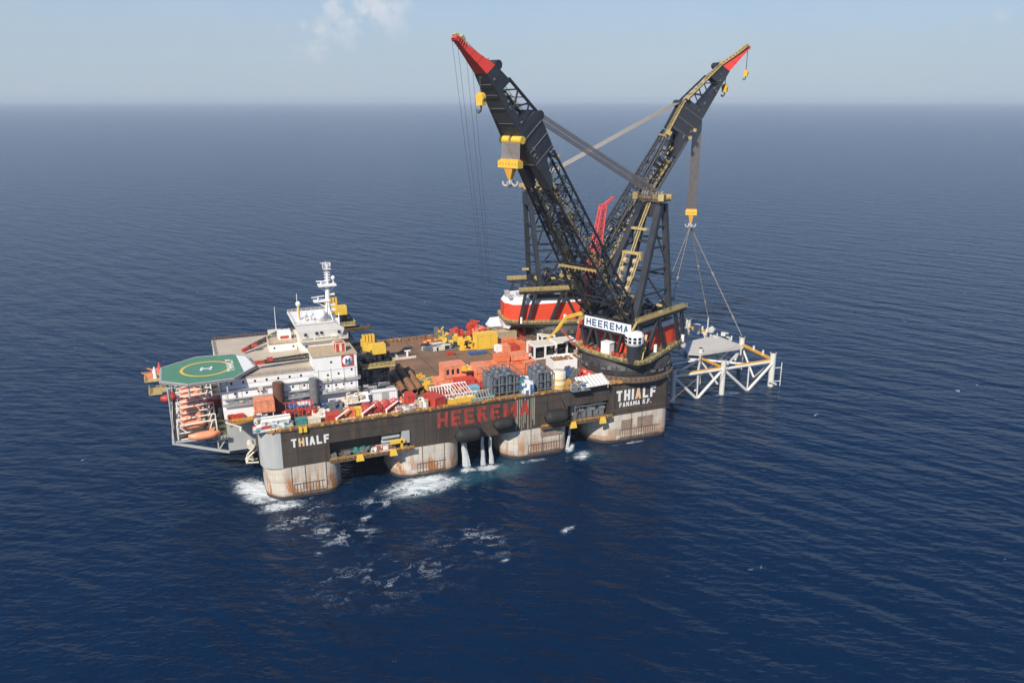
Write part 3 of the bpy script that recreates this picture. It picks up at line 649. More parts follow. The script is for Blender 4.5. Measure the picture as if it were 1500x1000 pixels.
    m.beam((13, 13, 45), (9, 13, 51), 1.1, .3); m.beam((12, 16, 36), (7, 14.5, 45), 1.0, .3)
    P(m, 'access_stair', 'palerail')
    m = MB()
    for i in range(9):
        y = -12.5 + i * 2.6; m.cyl((14.2 + (i % 3) * .5, y, 36.5), (14.2 + (i % 3) * .5, y + 1.5, 36.5), .75, n=8); m.cbox((14.6, y + .6, 37.3), (1.8, .5, .4))
    P(m, 'red_winch', 'crimson')
    # A-frame
    ap = (-15.6, 97.0)
    m = MB()
    for s in (-1, 1):
        m.beam((10.4, 10.6 * s, 49.6), (ap[0] + 1.6, 4.2 * s, 94), 2.1, 2.6, (0, 1, 0)); m.beam((-13.5, 11.6 * s, 50), (ap[0] - 1.8, 4.4 * s, 94), 1.9, 2.2, (0, 1, 0))
        for t, t2 in ((.22, .22), (.42, .42), (.62, .62), (.8, .8)):
            a = Vector((10.4, 10.6 * s, 49.6)).lerp(Vector((ap[0] + 1.6, 4.2 * s, 94)), t); b = Vector((-13.5, 11.6 * s, 50)).lerp(Vector((ap[0] - 1.8, 4.4 * s, 94)), t2); m.beam(a, b, .7)
        for t, t2 in ((.02, .42), (.42, .8)):
            a = Vector((10.4, 10.6 * s, 49.6)).lerp(Vector((ap[0] + 1.6, 4.2 * s, 94)), t2); b = Vector((-13.5, 11.6 * s, 50)).lerp(Vector((ap[0] - 1.8, 4.4 * s, 94)), t); m.beam(a, b, .55)
    m.cbox((ap[0] + 1.6, 0, 91.5), (2.4, 11, 5.5)); m.cbox((ap[0] - 1.8, 0, 91.5), (2.0, 11, 5.5))
    for t in (.35, .68):
        for q in (((10.4, 10.6, 49.6), (ap[0] + 1.6, 4.2, 94)), ((-13.5, 11.6, 50), (ap[0] - 1.8, 4.4, 94))):
            a = Vector(q[0]).lerp(Vector(q[1]), t); m.beam(a, (a.x, -a.y, a.z), .9)
    P(m, 'a_frame', 'black')
    P(MB().box(-18.8, -12.2, -6.4, 6.4, 95.2, 96.0), 'masthead_deck', 'rim'); m = MB(); m.rail([(-18.8, -6.4, 96), (-12.2, -6.4, 96), (-12.2, 6.4, 96), (-18.8, 6.4, 96)], 1.1, 2, .09, closed=True)
    for y in (-6.2, 6.4): m.cbox((-12, y, 97.2), (3.2, 2.2, 2.6), .3)
    m.cbox((-18.6, -4, 97.0), (1.8, 3.6, 1.8), .2); m.cbox((-18.6, 5, 97.0), (1.8, 3.6, 1.8), .2)
    P(m, 'masthead_platform', 'palerail')
    m = MB()
    for y in (-4.6, -3.4, -2.2, 2.2, 3.4, 4.6): P(MB().cyl((-15.6, y - .4, 97.6), (-15.6, y + .4, 97.6), 1.7, n=16), 'masthead_sheave', 'rope')
    m = MB()                                                        # yellow stair down the A-frame with landings
    Q = [(-12.6, 0, 94.5), (-6.4, 0, 85), (-6.4, 0, 84), (-1.4, 0, 75)]
    for a, b in ((Q[0], Q[1]), (Q[2], Q[3]), ((3.2, 3.6, 66.5), (7.6, 1.5, 56)), ((-1.6, -3.4, 75), (3.2, -3.6, 64)), ((-1.6, 3.6, 75), (3.2, 3.6, 66))):
        for s in (-.6, .6): m.beam((a[0], a[1] + s, a[2]), (b[0], b[1] + s, b[2]), .32)
        for i in range(12): c = Vector(a).lerp(Vector(b), i / 12); m.beam((c.x, c.y - .6, c.z), (c.x, c.y + .6, c.z), .2)
    m.cbox((-6.6, 0, 84.6), (1.8, 7.6, .9)); m.cbox((-2.0, 0, 75.2), (1.8, 9, 1.0)); m.cbox((-2, 4.2, 74), (1.5, .8, 3)); m.cbox((-2, -4.2, 74), (1.5, .8, 3))
    P(m, 'frame_stair', 'palerail')
    m = MB()
    for zz, xx in ((72, -.4), (68.6, 1.2), (65.2, 2.8), (61.4, 4.6)):
        for y in (-2.9, 2.0): m.cyl((xx, y, zz), (xx, y + 1.7, zz), 1.25, n=14)
    P(m, 'deflector_sheave', 'buff')
    # winch house clutter between the boom heels
    m = MB(); m2 = MB()
    for i in range(70):
        c = (rnd.uniform(-17, 13), rnd.uniform(-10.5, 10.5), rnd.uniform(47, 57)); (m if i % 4 else m2).cbox(c, (rnd.uniform(.6, 4), rnd.uniform(.5, 3), rnd.uniform(.4, 2)), rnd.choice((0, .3, 1.57)), 0, rnd.choice((0, 0, .5)))
    for x in (-13, -7, -1, 5): m.cyl((x, -6, 50), (x, 6, 50), 2.2, n=18)
    m.box(-18, 12.5, -11, 11, 46.3, 47.0)
    P(m, 'hoist_winch', 'steelblack'); P(m2, 'winch_walkway', 'palerail')
    # boom
    H = Vector((10.4, 0, 49.6)); u = Vector((math.cos(th), 0, math.sin(th))); n_ = Vector((-math.sin(th), 0, math.cos(th)))
    def B(L, y, wv): q = H + u * L + n_ * wv; return (q.x, y, q.z)
    B0 = bpy.data.objects.new('boom', None)
    def yc(L): return 9.4 - (9.4 - 3.5) * L / 78
    def secs(s, L, hw, lo, hi): c = yc(L) * s; return [B(L, c - hw, lo), B(L, c + hw, lo), B(L, c + hw, hi), B(L, c - hw, hi)]
    for s in (-1, 1):
        m = MB()
        truss(m, secs(s, 0, 1.0, -.8, .8), secs(s, 12, 2.3, -3.6, 3.0), 2, .42, .22)
        truss(m, secs(s, 12, 2.3, -3.6, 3.0), secs(s, 82, 1.5, -3.9, 5.8), 13, .48, .20, 'z')
        leg = P(m, 'lattice_leg', 'steelblack')
        m = MB()                                                     # ladders, hoses and grating inside the leg catch the sun
        for i in range(80):
            L = rnd.uniform(4, 76); c = B(L, yc(L) * s + rnd.uniform(-1.6, 1.6), rnd.uniform(-2.6, 1.5)); m.cbox(c, (rnd.uniform(.3, 1.6), rnd.uniform(.3, 1.4), rnd.uniform(.15, .5)), 0, 0, -th)
        a, b = B(5, yc(5) * s, -1.6), B(70, yc(70) * s, -2.2); m.beam(a, b, 1.3, .14)
        for q in (-.45, .45): m.beam((a[0], a[1] + q, a[2] + .9), (b[0], b[1] + q, b[2] + .9), .12)
        P(m, 'leg_ladder', 'palerail')
    m = MB()
    for L in (14, 32, 52, 66):
        A = [B(L, -yc(L), -3.4), B(L + 3, -yc(L), -3.4), B(L + 3, -yc(L), 3.0), B(L, -yc(L), 3.0)]; D = [(x, -y, z) for x, y, z in A]; truss(m, A, D, 3, .28, .15, 'z')
    for L0, L1 in ((14, 32), (32, 52), (52, 66)):
        for wv in (-3.2, 4): m.beam(B(L0, -yc(L0), wv), B(L1, yc(L1), wv), .32); m.beam(B(L0, yc(L0), wv), B(L1, -yc(L1), wv), .32)
    P(m, 'boom_cross_truss', 'steelblack')
    m = MB(); L = 33.5; m.box(-1, 1, -1, 1, 0, 0)
    m.v = []; m.f = []; m.sm = []
    m.beam(B(L, -yc(L) - 2, -3.9), B(L, yc(L) + 2, -3.9), 1.6, .3); m.rail([B(L, -yc(L) - 2, -5.0), B(L, yc(L) + 2, -5.0)], 1.2, 1.5, .12)
    for L in (88, 84): m.cbox(B(L, -6.4, -3.5), (1.4, .8, 1.4))
    P(m, 'boom_walkway', 'palerail')
    # plated section: two side boxes, joined into the head
    def hexB(m, y0, y1, L0, w00, w01, L1, w10, w11, y2=None, y3=None):
        y2 = y0 if y2 is None else y2; y3 = y1 if y3 is None else y3
        return m.hexa([B(L0, y0, w00), B(L0, y1, w00), B(L0, y1, w01), B(L0, y0, w01), B(L1, y2, w10), B(L1, y3, w10), B(L1, y3, w11), B(L1, y2, w11)])
    m = MB()
    for s in (-1, 1):
        a, b = (yc(72) * s - 1.8, yc(72) * s + 1.8); hexB(m, a, b, 73, -4.1, -2.4, 83, -4.3, 1.6, 3.3 * s - 1.6, 3.3 * s + 1.6)
        hexB(m, 3.3 * s - 1.6, 3.3 * s + 1.6, 83, -4.3, 6.1, 95.5, -4.4, 7.2, 3.0 * s - 1.6, 3.0 * s + 1.6)
    hexB(m, -1.6, 1.6, 88, -4.2, -3.2, 95.5, -4.2, 7.0)
    hexB(m, -4.7, 4.7, 95.5, -4.4, 7.2, 98, -4.35, 6.7, -4.5, 4.5)
    hexB(m, -4.5, 4.5, 98, -4.35, -.4, 112, -4.0, -1.9, -3.5, 3.5)
    hexB(m, -3.5, 3.5, 112, -4.0, 3.0, 119.5, -3.9, .9, -2.8, 2.8)
    P(m, 'boom_head', 'black')
    m = MB()
    for s in (-1, 1):
        m.beam(B(97.5, 4.2 * s, 6.7), B(113, 3.2 * s, 2.9), .75); pts = [B(98.4, 4.2 * s, -.4), B(101.6, 4.0 * s, 5.7), B(104.8, 3.9 * s, -1), B(108, 3.6 * s, 4.1), B(112, 3.3 * s, -1.8)]
        for a, b in zip(pts, pts[1:]): m.beam(a, b, .45)
    for L in (101, 104.5, 108, 111.5): m.beam(B(L, -3.8, 5.8 - (L - 100) * .24), B(L, 3.8, 5.8 - (L - 100) * .24), .3)
    P(m, 'head_lattice', 'steelblack')
    P(MB().cyl(B(118.6, -2.9, 2.0), B(118.6, 2.9, 2.0), 1.5, n=16), 'head_sheave', 'black'); P(MB().cyl(B(95, -4.2, 7.8), B(95, 4.2, 7.8), 1.6, n=16), 'head_sheave', 'black')
    m = MB(); hexB(m, -2.7, 2.7, 119.5, -3.85, .7, 129.5, -6.05, -4.0, -1.2, 1.2); hexB(m, -1.2, 1.2, 129.5, -6.05, -4.0, 134.4, -7.2, -5.9, -.8, .8)
    P(m, 'jib_tip', 'tipred')
    m = MB()
    for L in (124, 127): hexB(m, -2.72 + (L - 119.5) * .15, 2.72 - (L - 119.5) * .15, L, -3.88 - (L - 119.5) * .22, .74 - (L - 119.5) * .47, L + .25, -3.88 - (L - 119.5) * .22, .74 - (L - 119.5) * .47)
    for s in (-1, 1):
        for k in range(4): m.beam(B(130 + k, 1.2 * s, -6.2 - k * .22), B(130.7 + k, 1.1 * s, -4.2 - k * .4), .22)
    m.cyl(B(133.6, -1.1, -6.4), B(133.6, 1.1, -6.4), .8, n=14)
    P(m, 'tip_bracing', 'crimson')
    m = MB()
    hexB(m, -1.7, 1.7, 84, -4.35, -3.9, 90, -4.5, -3.9); P(m, 'front_plate', 'brownpipe')  # sunlit look put into the colour: lighter brown than the black boom
    m = MB()
    for L in (84, 90, 95.6, 101, 107, 112, 116): m.beam(B(L, -4.4 + max(0, L - 96) * .07, -4.46), B(L, 4.4 - max(0, L - 96) * .07, -4.46), .22, .12)
    for s in (-1, 1):
        for L in (84, 89, 94): m.beam(B(L, 4.92 * s, -4.2), B(L, 4.88 * s, 6.2), .2)
    for i in range(26): L = rnd.uniform(76, 118); m.cbox(B(L, rnd.choice((-1, 1)) * (4.8 - max(0, L - 96) * .07), rnd.uniform(-3.4, -.6)), (rnd.uniform(.3, 1.2), .5, rnd.uniform(.2, .8)), 0, 0, -th)
    P(m, 'plate_stiffener', 'midgrey')
    m = MB()                                                        # pale walkway along the back of the boom
    for L0, w0, L1, w1, y0, y1 in ((134, -5.3, 129.5, -3.5, -1.1, -1.4), (129.5, -3.5, 119.5, 1.3, -1.4, -2.7), (119.5, 1.3, 112, 3.4, -2.7, -3.4), (112, 3.4, 95.5, 7.7, -3.4, -4.4), (95.5, 7.7, 78, 6.4, -4.4, -4.9)):
        m.beam(B(L0, y0, w0), B(L1, y1, w1), 1.3, .35)
        for dy in (-.6, .6): m.beam(B(L0, y0 + dy, w0 + 1.1), B(L1, y1 + dy, w1 + 1.1), .16)
        for i in range(6): t = i / 6; a = B(L0 + (L1 - L0) * t, y0 + (y1 - y0) * t, w0 + (w1 - w0) * t); m.cbox((a[0], a[1], a[2] + .4), (.4, 1.4, .9), 0, 0, -th)
    m.cbox(B(120, -2.2, 2.2), (1.6, 2.2, 1.2), 0, 0, -th); m.cbox(B(98, -5.6, 7.9), (1.8, 2.0, 1.4), 0, 0, -th); m.cbox(B(80, -6.4, 6.6), (2.0, 3.0, 1.6), 0, 0, -th); m.cbox(B(132.5, 0, -4.4), (1.6, 2.4, 1.0), 0, 0, -th)
    m.beam(B(79, -5.6, 6.3), B(79, 5.6, 6.3), .9, .8)
    P(m, 'boom_back_walkway', 'palerail')
    # pendant ropes from the masthead to the boom head
    m = MB()
    for s in (-1, 1):
        for i in range(6):
            y = s * (.7 + .75 * i); k = (i % 2) * 1.0
            m.cyl((-15.6 + k, y, 98.6 + k * .5), B(95 - k * .6, y * .88, 8.6 + k * .5), .13, n=5)
    P(m, 'pendant_rope', 'rope')
    C['_'] = 0; del C['_']
    def world(L, y, wv):
        x, yy, z = B(L, y, wv); ca, sa = math.cos(az), math.sin(az); return Vector((loc[0] + x * ca - yy * sa, loc[1] + x * sa + yy * ca, z))
    return C, world
CA, WA = crane('heavy_lift_crane', 'black heavy lift crane nearest the viewer, white name sign on its front, boom leaning left', (151.4, 15.8), R(205.1), R(53.2), 3)
CB, WB = crane('heavy_lift_crane', 'black heavy lift crane standing behind, boom leaning right over the offshore frame', (150.0, 76.0), R(-9.7), R(57.2), 5)

def rope_set(name, label, A, Bp, n, w0, w1, r_, dirn, group=None, par=None, mt='rope'):
    m = MB()
    for i in range(n):
        t = (i + .5) / n - .5; a = Vector(A) + Vector(dirn) * t * w0; b = Vector(Bp) + Vector(dirn) * t * w1; m.cyl(a, b, r_, n=5)
    inv = par.matrix_world.inverted() if par else Matrix()
    m.v = [tuple(inv @ Vector(q)) for q in m.v]
    return m.build(name, mt, par)
bpy.context.view_layer.update()
# main hook blocks
def hook_block(label, pos, az, width, mt='brightyellow', hooks=1):
    h = thing('hook_block', label, 'hook block', pos, az, 'big hook blocks of the two cranes')
    m = MB(); m.cbox((0, 0, .2), (2.6, width, 2.3)); m.cbox((0, 0, 1.5), (1.6, width * .9, .5)); m.build('block_frame', mt, h)
    m = MB()
    for i in range(6): y = (i - 2.5) * width / 6.5; m.cyl((0, y - .3, .5), (0, y + .3, .5), 1.45, n=14)
    m.build('sheave', 'amber', h)
    m = MB(); m.hexa([(-.6, -.6, -4.6), (.6, -.6, -4.6), (.6, .6, -4.6), (-.6, .6, -4.6), (-1.1, -width * .22, -.95), (1.1, -width * .22, -.95), (1.1, width * .22, -.95), (-1.1, width * .22, -.95)]); m.build('swivel', 'amber', h)
    m = MB()
    for k in range(4):
        a = math.pi / 2 * k + .4; pts = [(0, 0, -4.2)] + [(math.cos(a) * rr_, math.sin(a) * rr_, zz) for rr_, zz in ((.5, -6.0), (1.5, -7.0), (2.4, -6.6), (2.7, -5.4))]; m.path(pts, .42, 7)
    m.build('four_prong_hook', 'grey', h)
    return h
hbB = hook_block('yellow hook block on the long ropes, carrying the slings of the white offshore frame', (215.2, 67.0, 82.2), R(-127), 5.4)
rope_set('hoist_rope', '', WB(94, 0, -4.6), (215.2, 67.0, 84.2), 14, 4.2, 4.6, .13, (.8, -.6, 0), par=CB, mt='brownrope')
pa = WA(93.5, 0, -4.5)
hbA = hook_block('yellow hook block hanging close under the left boom, its ropes hauled short', (pa.x - 1.8, pa.y - 1.6, 114.6), R(205 + 0), 9.0)
m = MB()
for s in (-1, 1): m.cyl((-1.0, s * 3.2 - 2.4, 0), (-1.0, s * 3.2 + 2.4, 0), 1.25, n=14)
az_ = R(205.1); ub = thing('upper_sheave_block', 'pair of yellow sheave drums at the top of the short hook ropes', 'sheave block', (pa.x - 1.2, pa.y - 1.0, 122.6), az_)
for s in (-1, 1): MB().cyl((-.4, s * 2.7 - 2.1, 0), (-.4, s * 2.7 + 2.1, 0), 1.3, n=14).build('sheave_drum', 'brightyellow', ub)
rope_set('hoist_rope', '', (pa.x - 1.5, pa.y - 1.4, 122.2), (pa.x - 1.8, pa.y - 1.6, 115.4), 18, 8.4, 8.4, .14, (math.sin(az_) * -1, math.cos(az_), 0), par=CA, mt='rope')
# auxiliary hooks
def aux(label, top, z, sz=1.0, crane_=None, n=2):
    h = thing('auxiliary_hook', label, 'hook', (top.x, top.y, z), .5, 'small auxiliary hooks')
    m = MB().cbox((0, 0, 0), (1.4 * sz, 2.0 * sz, 2.6 * sz)); m.cyl((-.5 * sz, 0, .6 * sz), (.5 * sz, 0, .6 * sz), 1.3 * sz, n=12); m.build('hook_body', 'yellow', h)
    MB().path([(0, 0, -1.2 * sz), (0, 0, -2.4 * sz), (0, .9 * sz, -3.1 * sz), (0, 1.4 * sz, -2.3 * sz)], .3 * sz).build('hook_tip', 'darkrope', h)
    rope_set('whip_rope', '', top, (top.x, top.y, z + 1), n, 1.6 * sz, 1.2 * sz, .12, (.7, .7, 0), par=crane_, mt='darkrope')
aux('yellow auxiliary hook beside the left boom head', WA(119, 0, -4.3), 135.2, 1.25, CA)
aux('nearer yellow auxiliary hook under the right boom head', WB(118, 0, -4.2), 140.2, 1.15, CB, 3)
aux('small yellow whip hook under the very tip of the right boom', WB(132.5, 0, -7), 147.0, .9, CB)
# two pairs of whip lines from the left tip down to the far deck edge
tipA = WA(132, 0, -7)
m = MB()
for dx, top, ft in ((-.4, WA(133.5, -1, -7.2), (118, 92, 27)), (.4, WA(133, 1, -7.2), (118.8, 92, 27)), (0, WA(126, -1, -5.4), (120.6, 92, 27)), (.6, WA(125.5, 1, -5.4), (121.4, 92, 27))): m.cyl(top, ft, .05, n=4)
inv = CA.matrix_world.inverted(); m.v = [tuple(inv @ Vector(q)) for q in m.v]; m.build('whip_line', 'darkrope', CA)

# ------------------------------------------------------------------ white offshore frame hanging in the slings
J = thing('offshore_frame', 'white tubular offshore frame with amber beams, half lowered into the sea', 'platform frame', (215, 62, 0))
def JP(m, nm, mt): m.v = [(x - 215, y - 62, z) for x, y, z in m.v]; return m.build(nm, mt, J)
ZT = 12.6
legs = [(244, 32.5, 17.3, 1.45), (214.5, 31.8, 17.4, 1.25), (186.5, 31.2, 16.6, 1.2), (246.5, 60, 17.5, 1.4), (213, 48.5, 18.6, 1.1), (240.5, 100, 17.8, 1.4), (186.5, 60, 16.5, 1.2), (208, 100, 16.5, 1.2)]
for x, y, zt, r_ in legs:
    m = MB().cyl((x, y, -4), (x, y, zt), r_, n=18); m.cyl((x, y, zt - .4), (x, y, zt), r_ + .18, n=18); JP(m, 'leg', 'ivory')
m = MB(); T = [(186.5, 31.2), (214.5, 31.8), (244, 32.5)]
for (a, b) in (((186.5, 31.2), (200.5, 31.5)), ((200.5, 31.5), (214.5, 31.8)), ((214.5, 31.8), (229, 32.2)), ((229, 32.2), (244, 32.5))): m.cyl((*a, ZT), (*b, ZT), .75, n=10)
for i, (x0, x1) in enumerate(((186.5, 200.5), (214.5, 200.5), (214.5, 229.5), (244, 229.5))): m.cyl((x0, 31.8, ZT), (x1, 31.8, -.5), .72, n=10)
for x in (200.5, 229.5): m.cyl((x, 31.8, ZT), (x, 31.8, -.5), .38, n=8)
for a, b in (((244, 32.5), (246.5, 60)), ((246.5, 60), (240.5, 100)), ((186.5, 31.2), (186.5, 60)), ((186.5, 60), (208, 100)), ((208, 100), (240.5, 100)), ((213, 48.5), (246.5, 60)), ((186.5, 60), (213, 48.5)), ((213, 48.5), (231, 32.2)),
             ((214.5, 31.8), (246, 58)), ((200, 31.6), (213, 48.5)), ((186.5, 46), (200, 31.6)), ((246.5, 60), (229, 42)), ((195, 38), (213, 48.5)), ((246.5, 60), (213, 74)), ((186.5, 46), (213, 48.5))): m.cyl((*a, ZT), (*b, ZT), .62, n=8)
for a, b in (((213, 48.5, ZT), (205, 40, -1)), ((213, 48.5, ZT), (222, 44, -1)), ((246.5, 60, ZT), (245, 46, -1)), ((244, 32.5, ZT), (246, 48, -1)), ((240.5, 100, ZT), (225, 100, -1)), ((208, 100, ZT), (225, 100, -1))): m.cyl(a, b, .55, n=8)
JP(m, 'tubular_brace', 'ivory')
for a, b, w_ in (((244, 34), (246.3, 58.5), 2.2), ((244.2, 84), (240.6, 98.5), 2.4), ((214, 33), (213, 47), 1.2), ((190, 31.5), (213, 32), .7), ((222, 32.3), (242.5, 32.8), .9)): JP(MB().beam((*a, ZT + .9), (*b, ZT + .9), w_, .7), 'amber_beam', 'amber')
m = MB(); dk_ = [(206, 49), (211, 45.8), (236, 47), (239, 52), (238.5, 71), (212, 66)]
m.prism(dk_, 15.6, 16.3); JP(m, 'grated_deck', 'grating')
m = MB()
for i in range(7):
    t = i / 6; a = Vector((207, 50, 16.34)).lerp(Vector((213, 65, 16.34)), t); b = Vector((237.5, 52, 16.34)).lerp(Vector((238, 70, 16.34)), t); m.beam(a, b, .35, .12)
for x, y in dk_: m.cyl((x, y, 12.6), (x, y, 16), .4, n=8)
JP(m, 'deck_stiffener', 'ivory')
m = MB()
for i in range(26): m.cbox((random.uniform(236, 243), random.uniform(62, 84), random.uniform(14, 18)), (random.uniform(.5, 2.2), random.uniform(.5, 2.5), random.uniform(.5, 2.2)), random.random() * 3)
JP(m, 'topside_gear', 'ivory'); JP(MB().cyl((242, 84, 13), (242, 84, 22.5), .35), 'flag_post', 'ivory'); JP(MB().cyl((238, 88, 13), (238, 88, 18), 1.8), 'pile_stub', 'ivory')
for x, y in ((244.8, 41), (245.4, 49), (243, 90), (241.6, 95)): JP(MB().cyl((x, y, 13), (x, y, 15.8), .55), 'pipe_stub', 'ivory')
m = MB(); m.cyl((248.5, 31, -.5), (248.5, 31, 12), .22); m.beam((244, 32, 9.5), (248.5, 31, 9.5), .3); m.beam((244, 32, 2.5), (248.5, 31, 2.5), .3); m.cyl((242, 31, 3), (246, 31, 1), .6)
JP(m, 'boat_ladder', 'ivory')
bpy.context.view_layer.update()
for lab, (x, y, z) in (('lifting sling reaching the far right leg of the offshore frame', (246.5, 60, 17.5)), ('lifting sling reaching the back leg of the offshore frame', (242, 84, 22)),
                       ('lifting sling passing down behind the near crane, outermost on the left', (186.5, 60, 16.5)), ('lifting sling just right of the leftmost one, going down behind the near crane', (197, 60, 16.3))):
    top = Vector((215.2, 67, 75.6)); m = MB(); b = Vector((x, y, z)) - top
    dv = b.normalized().orthogonal().normalized() * .45
    m.cyl(dv, b + dv, .14, n=5); m.cyl(-dv, b - dv, .14, n=5); m.cyl(b * .42 - b.normalized() * 1, b * .42 + b.normalized() * 1, .55, n=8); m.cyl(b * .80, b * .80 + b.normalized() * 2, .5, n=8)
    o = m.build('lifting_sling', 'rope'); o.location = top; tag(o, lab, 'sling', 'lifting slings under the right hook block')
o = MB().cyl((0, 0, 0), (54, 27, 12), .10, n=5).build('tugger_line', 'rope'); o.location = (164.8, .8, 14.0); tag(o, 'thin steel line running from the stern corner of the hull to the offshore frame', 'rope')

# ------------------------------------------------------------------ accommodation at the bow
A = thing('accommodation_block', 'long white accommodation block with tiered decks and a tan roof at the bow', 'accommodation block', (0, 20, 26))
def on(T_, m, nm, mt, label=None, par=None):
    l = T_.location; m.v = [(x - l.x, y - l.y, z - l.z) for x, y, z in m.v]; o = m.build(nm, mt, par or T_)
    if label: o['label'] = label
    return o
ROOF, YN, YF = 40.0, 20.0, 74.0
m = MB(); m.box(-10, 22.4, YN + .8, YF, 26, 33.2); m.box(-10, 22.4, YN, YF, 33.2, 36.2); m.box(-10, 22.4, YN, YF, 36.5, ROOF); m.box(-10, 22, YN + 1.2, YF - 1, 36.1, 36.6)
m.box(-10, 22.4, YN - 1.4, YN + 1, 26, 29.0)
on(A, m, 'lower_wall', 'white')
m = MB(); m.box(22.4, 38.5, YN, 46, 35.2, 44.6); m.box(22.4, 38.0, YN + .9, 60, 26, 30.4); m.box(22.4, 38.5, YN, 60, 31, 34.8); m.box(22.6, 38.2, YN + 1.2, 59, 30.3, 35.3)
on(A, m, 'upper_wall', 'white')
m = MB(); m.box(-10.4, 23.2, YN - .9, YN + .3, 36.2, 36.5); m.box(-10.2, 39, YN - 1.5, YN + .9, 30.6, 30.9); m.box(22.4, 39.4, YN - .9, YN + .4, 34.8, 35.15); m.box(-10, 22.4, YN - 1.2, YN + .8, 33.0, 33.19)
m.rail([(-10, YN - 1.4, 30.9), (39, YN - 1.4, 30.9)], 1.1, 2, .07); m.rail([(22.4, YN - .8, 35.15), (39.4, YN - .8, 35.15)], 1.1, 2, .07)
on(A, m, 'gallery', 'grey')
on(A, MB().box(-10.3, 22.6, YN - .2, YF + .3, ROOF, ROOF + .35), 'roof', 'tan')
on(A, MB().box(22.35, 38.8, YN - .25, 46.3, 44.6, 44.95), 'upper_roof', 'buff')
m = MB(); m.rail([(-10, YN, ROOF + .3), (22, YN, ROOF + .3)], 1.1, 2.5, .06); m.rail([(-10, YF, ROOF + .3), (22, YF, ROOF + .3)], 1.2, 2.2, .10); m.rail([(-10, YN, ROOF + .3), (-10, YF, ROOF + .3)], 1.1, 2.5, .07)
for i in range(26): m.cbox((-9 + i * 1.25, YF - .4, ROOF + .9), (.5, .6, 1.1))
on(A, m, 'roof_railing', 'rim')
on(A, MB().box(-10, 40, 74.6, 90, 26, 35.4), 'far_wall', 'white')
on(A, MB().box(-10.2, 40.2, 74.4, 90.3, 35.4, 35.8), 'far_roof', 'tan')
win = []
for k in range(7): win += [(-6.5 + k * 4.05, 38.6), (-5.6 + k * 4.05, 34.6)]
win += [(24.5 + k * 2.9, 33.2) for k in range(5)] + [(27.5, 37.4), (31.5, 37.6), (36.4, 38.6), (29, 42.3)]
for x, z in win:
    if 6 < x < 12 and z < 38: continue
    on(A, MB().box(x - .35, x + .35, YN - .06, YN + .02, z - .4, z + .4), 'window', 'glass')
lp = on(A, MB().box(32.8, 37.4, YN - .14, YN + .02, 40.0, 44.4), 'logo_panel', 'crimson')
ring = MB(); ring.lathe((35.1, YN - .20, 42.2), [(.01, 0), (1.9, 0), (1.9, .1)], 28, 'y'); on(A, ring, 'logo_disc', 'signwhite')
text('logo_letter', 'H', 'signblue', A, lambda u, v, d: (34.2 + u, YN - .27 - d - 20, 41.3 + v - 26), 1.8, 1.9, .3)
m = MB(); m.cyl((9.2, 18.0, 26), (9.2, 18.0, 37.6), 2.0, n=20); on(A, m, 'brown_stack', 'brownpipe')
m = MB(); m.cyl((21.8, 17.9, 26), (21.8, 17.9, 37.6), 1.7, n=20); on(A, m, 'grey_stack', 'midgrey')
m = MB()
for i in range(12): m.cbox((random.uniform(-8, 36), YN - 1 + random.uniform(-.2, .5), random.choice((31.3, 35.6)) + random.random() * .4), (random.uniform(.6, 2), .8, random.uniform(.5, 1.3)))
on(A, m, 'wall_locker', 'cream')
m = MB()
for x in (-8.2, -3.4, 2.6, 5.4, 13.5, 16.8, 19.6, 24, 28.6, 33.4, 37.6): m.box(x, x + .16, YN - .13, YN, 31, 36.2 if x < 22 else 40); 
for x in (-6, -1, 14, 18, 26, 30): m.box(x, x + 1.1, YN - .1, YN, 31.2, 32.2)
m.box(-10, 22.3, YN - .08, YN, 38.0, 38.12); m.box(22.5, 38.4, YN - .08, YN, 39.2, 39.32)
on(A, m, 'wall_pipe', 'grey')
for x in (-9, 3.5, 17, 25.5, 34): on(A, MB().box(x, x + .9, YN - .09, YN + .01, 33.3, 35.2), 'door', 'cream')
# small deckhouse on the roof
S = thing('roof_deckhouse', 'low white deckhouse with a brown roof standing on the tan roof', 'deckhouse', (15, 52, 40.35))
on(S, MB().box(10.0, 20.5, 48, 58, 40.35, 43.2), 'wall', 'white'); on(S, MB().box(9.8, 20.7, 47.8, 58.2, 43.2, 43.5), 'roof', 'buff')
on(S, MB().box(14.2, 19.2, 53, 58, 43.5, 46.4), 'penthouse', 'white'); on(S, MB().box(14.9, 18.2, 52.86, 53.02, 43.9, 45.0), 'red_notice', 'crimson')
on(S, MB().box(12.0, 22.3, 60, 73.5, 40.35, 42.6), 'rear_wing', 'cream')
for x in (11.5, 18.8): on(S, MB().box(x, x + .7, 47.92, 48.02, 41.4, 42.1), 'window', 'glass')
on(S, MB().rail([(10, 48, 43.5), (20.5, 48, 43.5), (20.5, 58, 43.5), (10, 58, 43.5)], 1, 2, .05, closed=True), 'railing', 'cream')
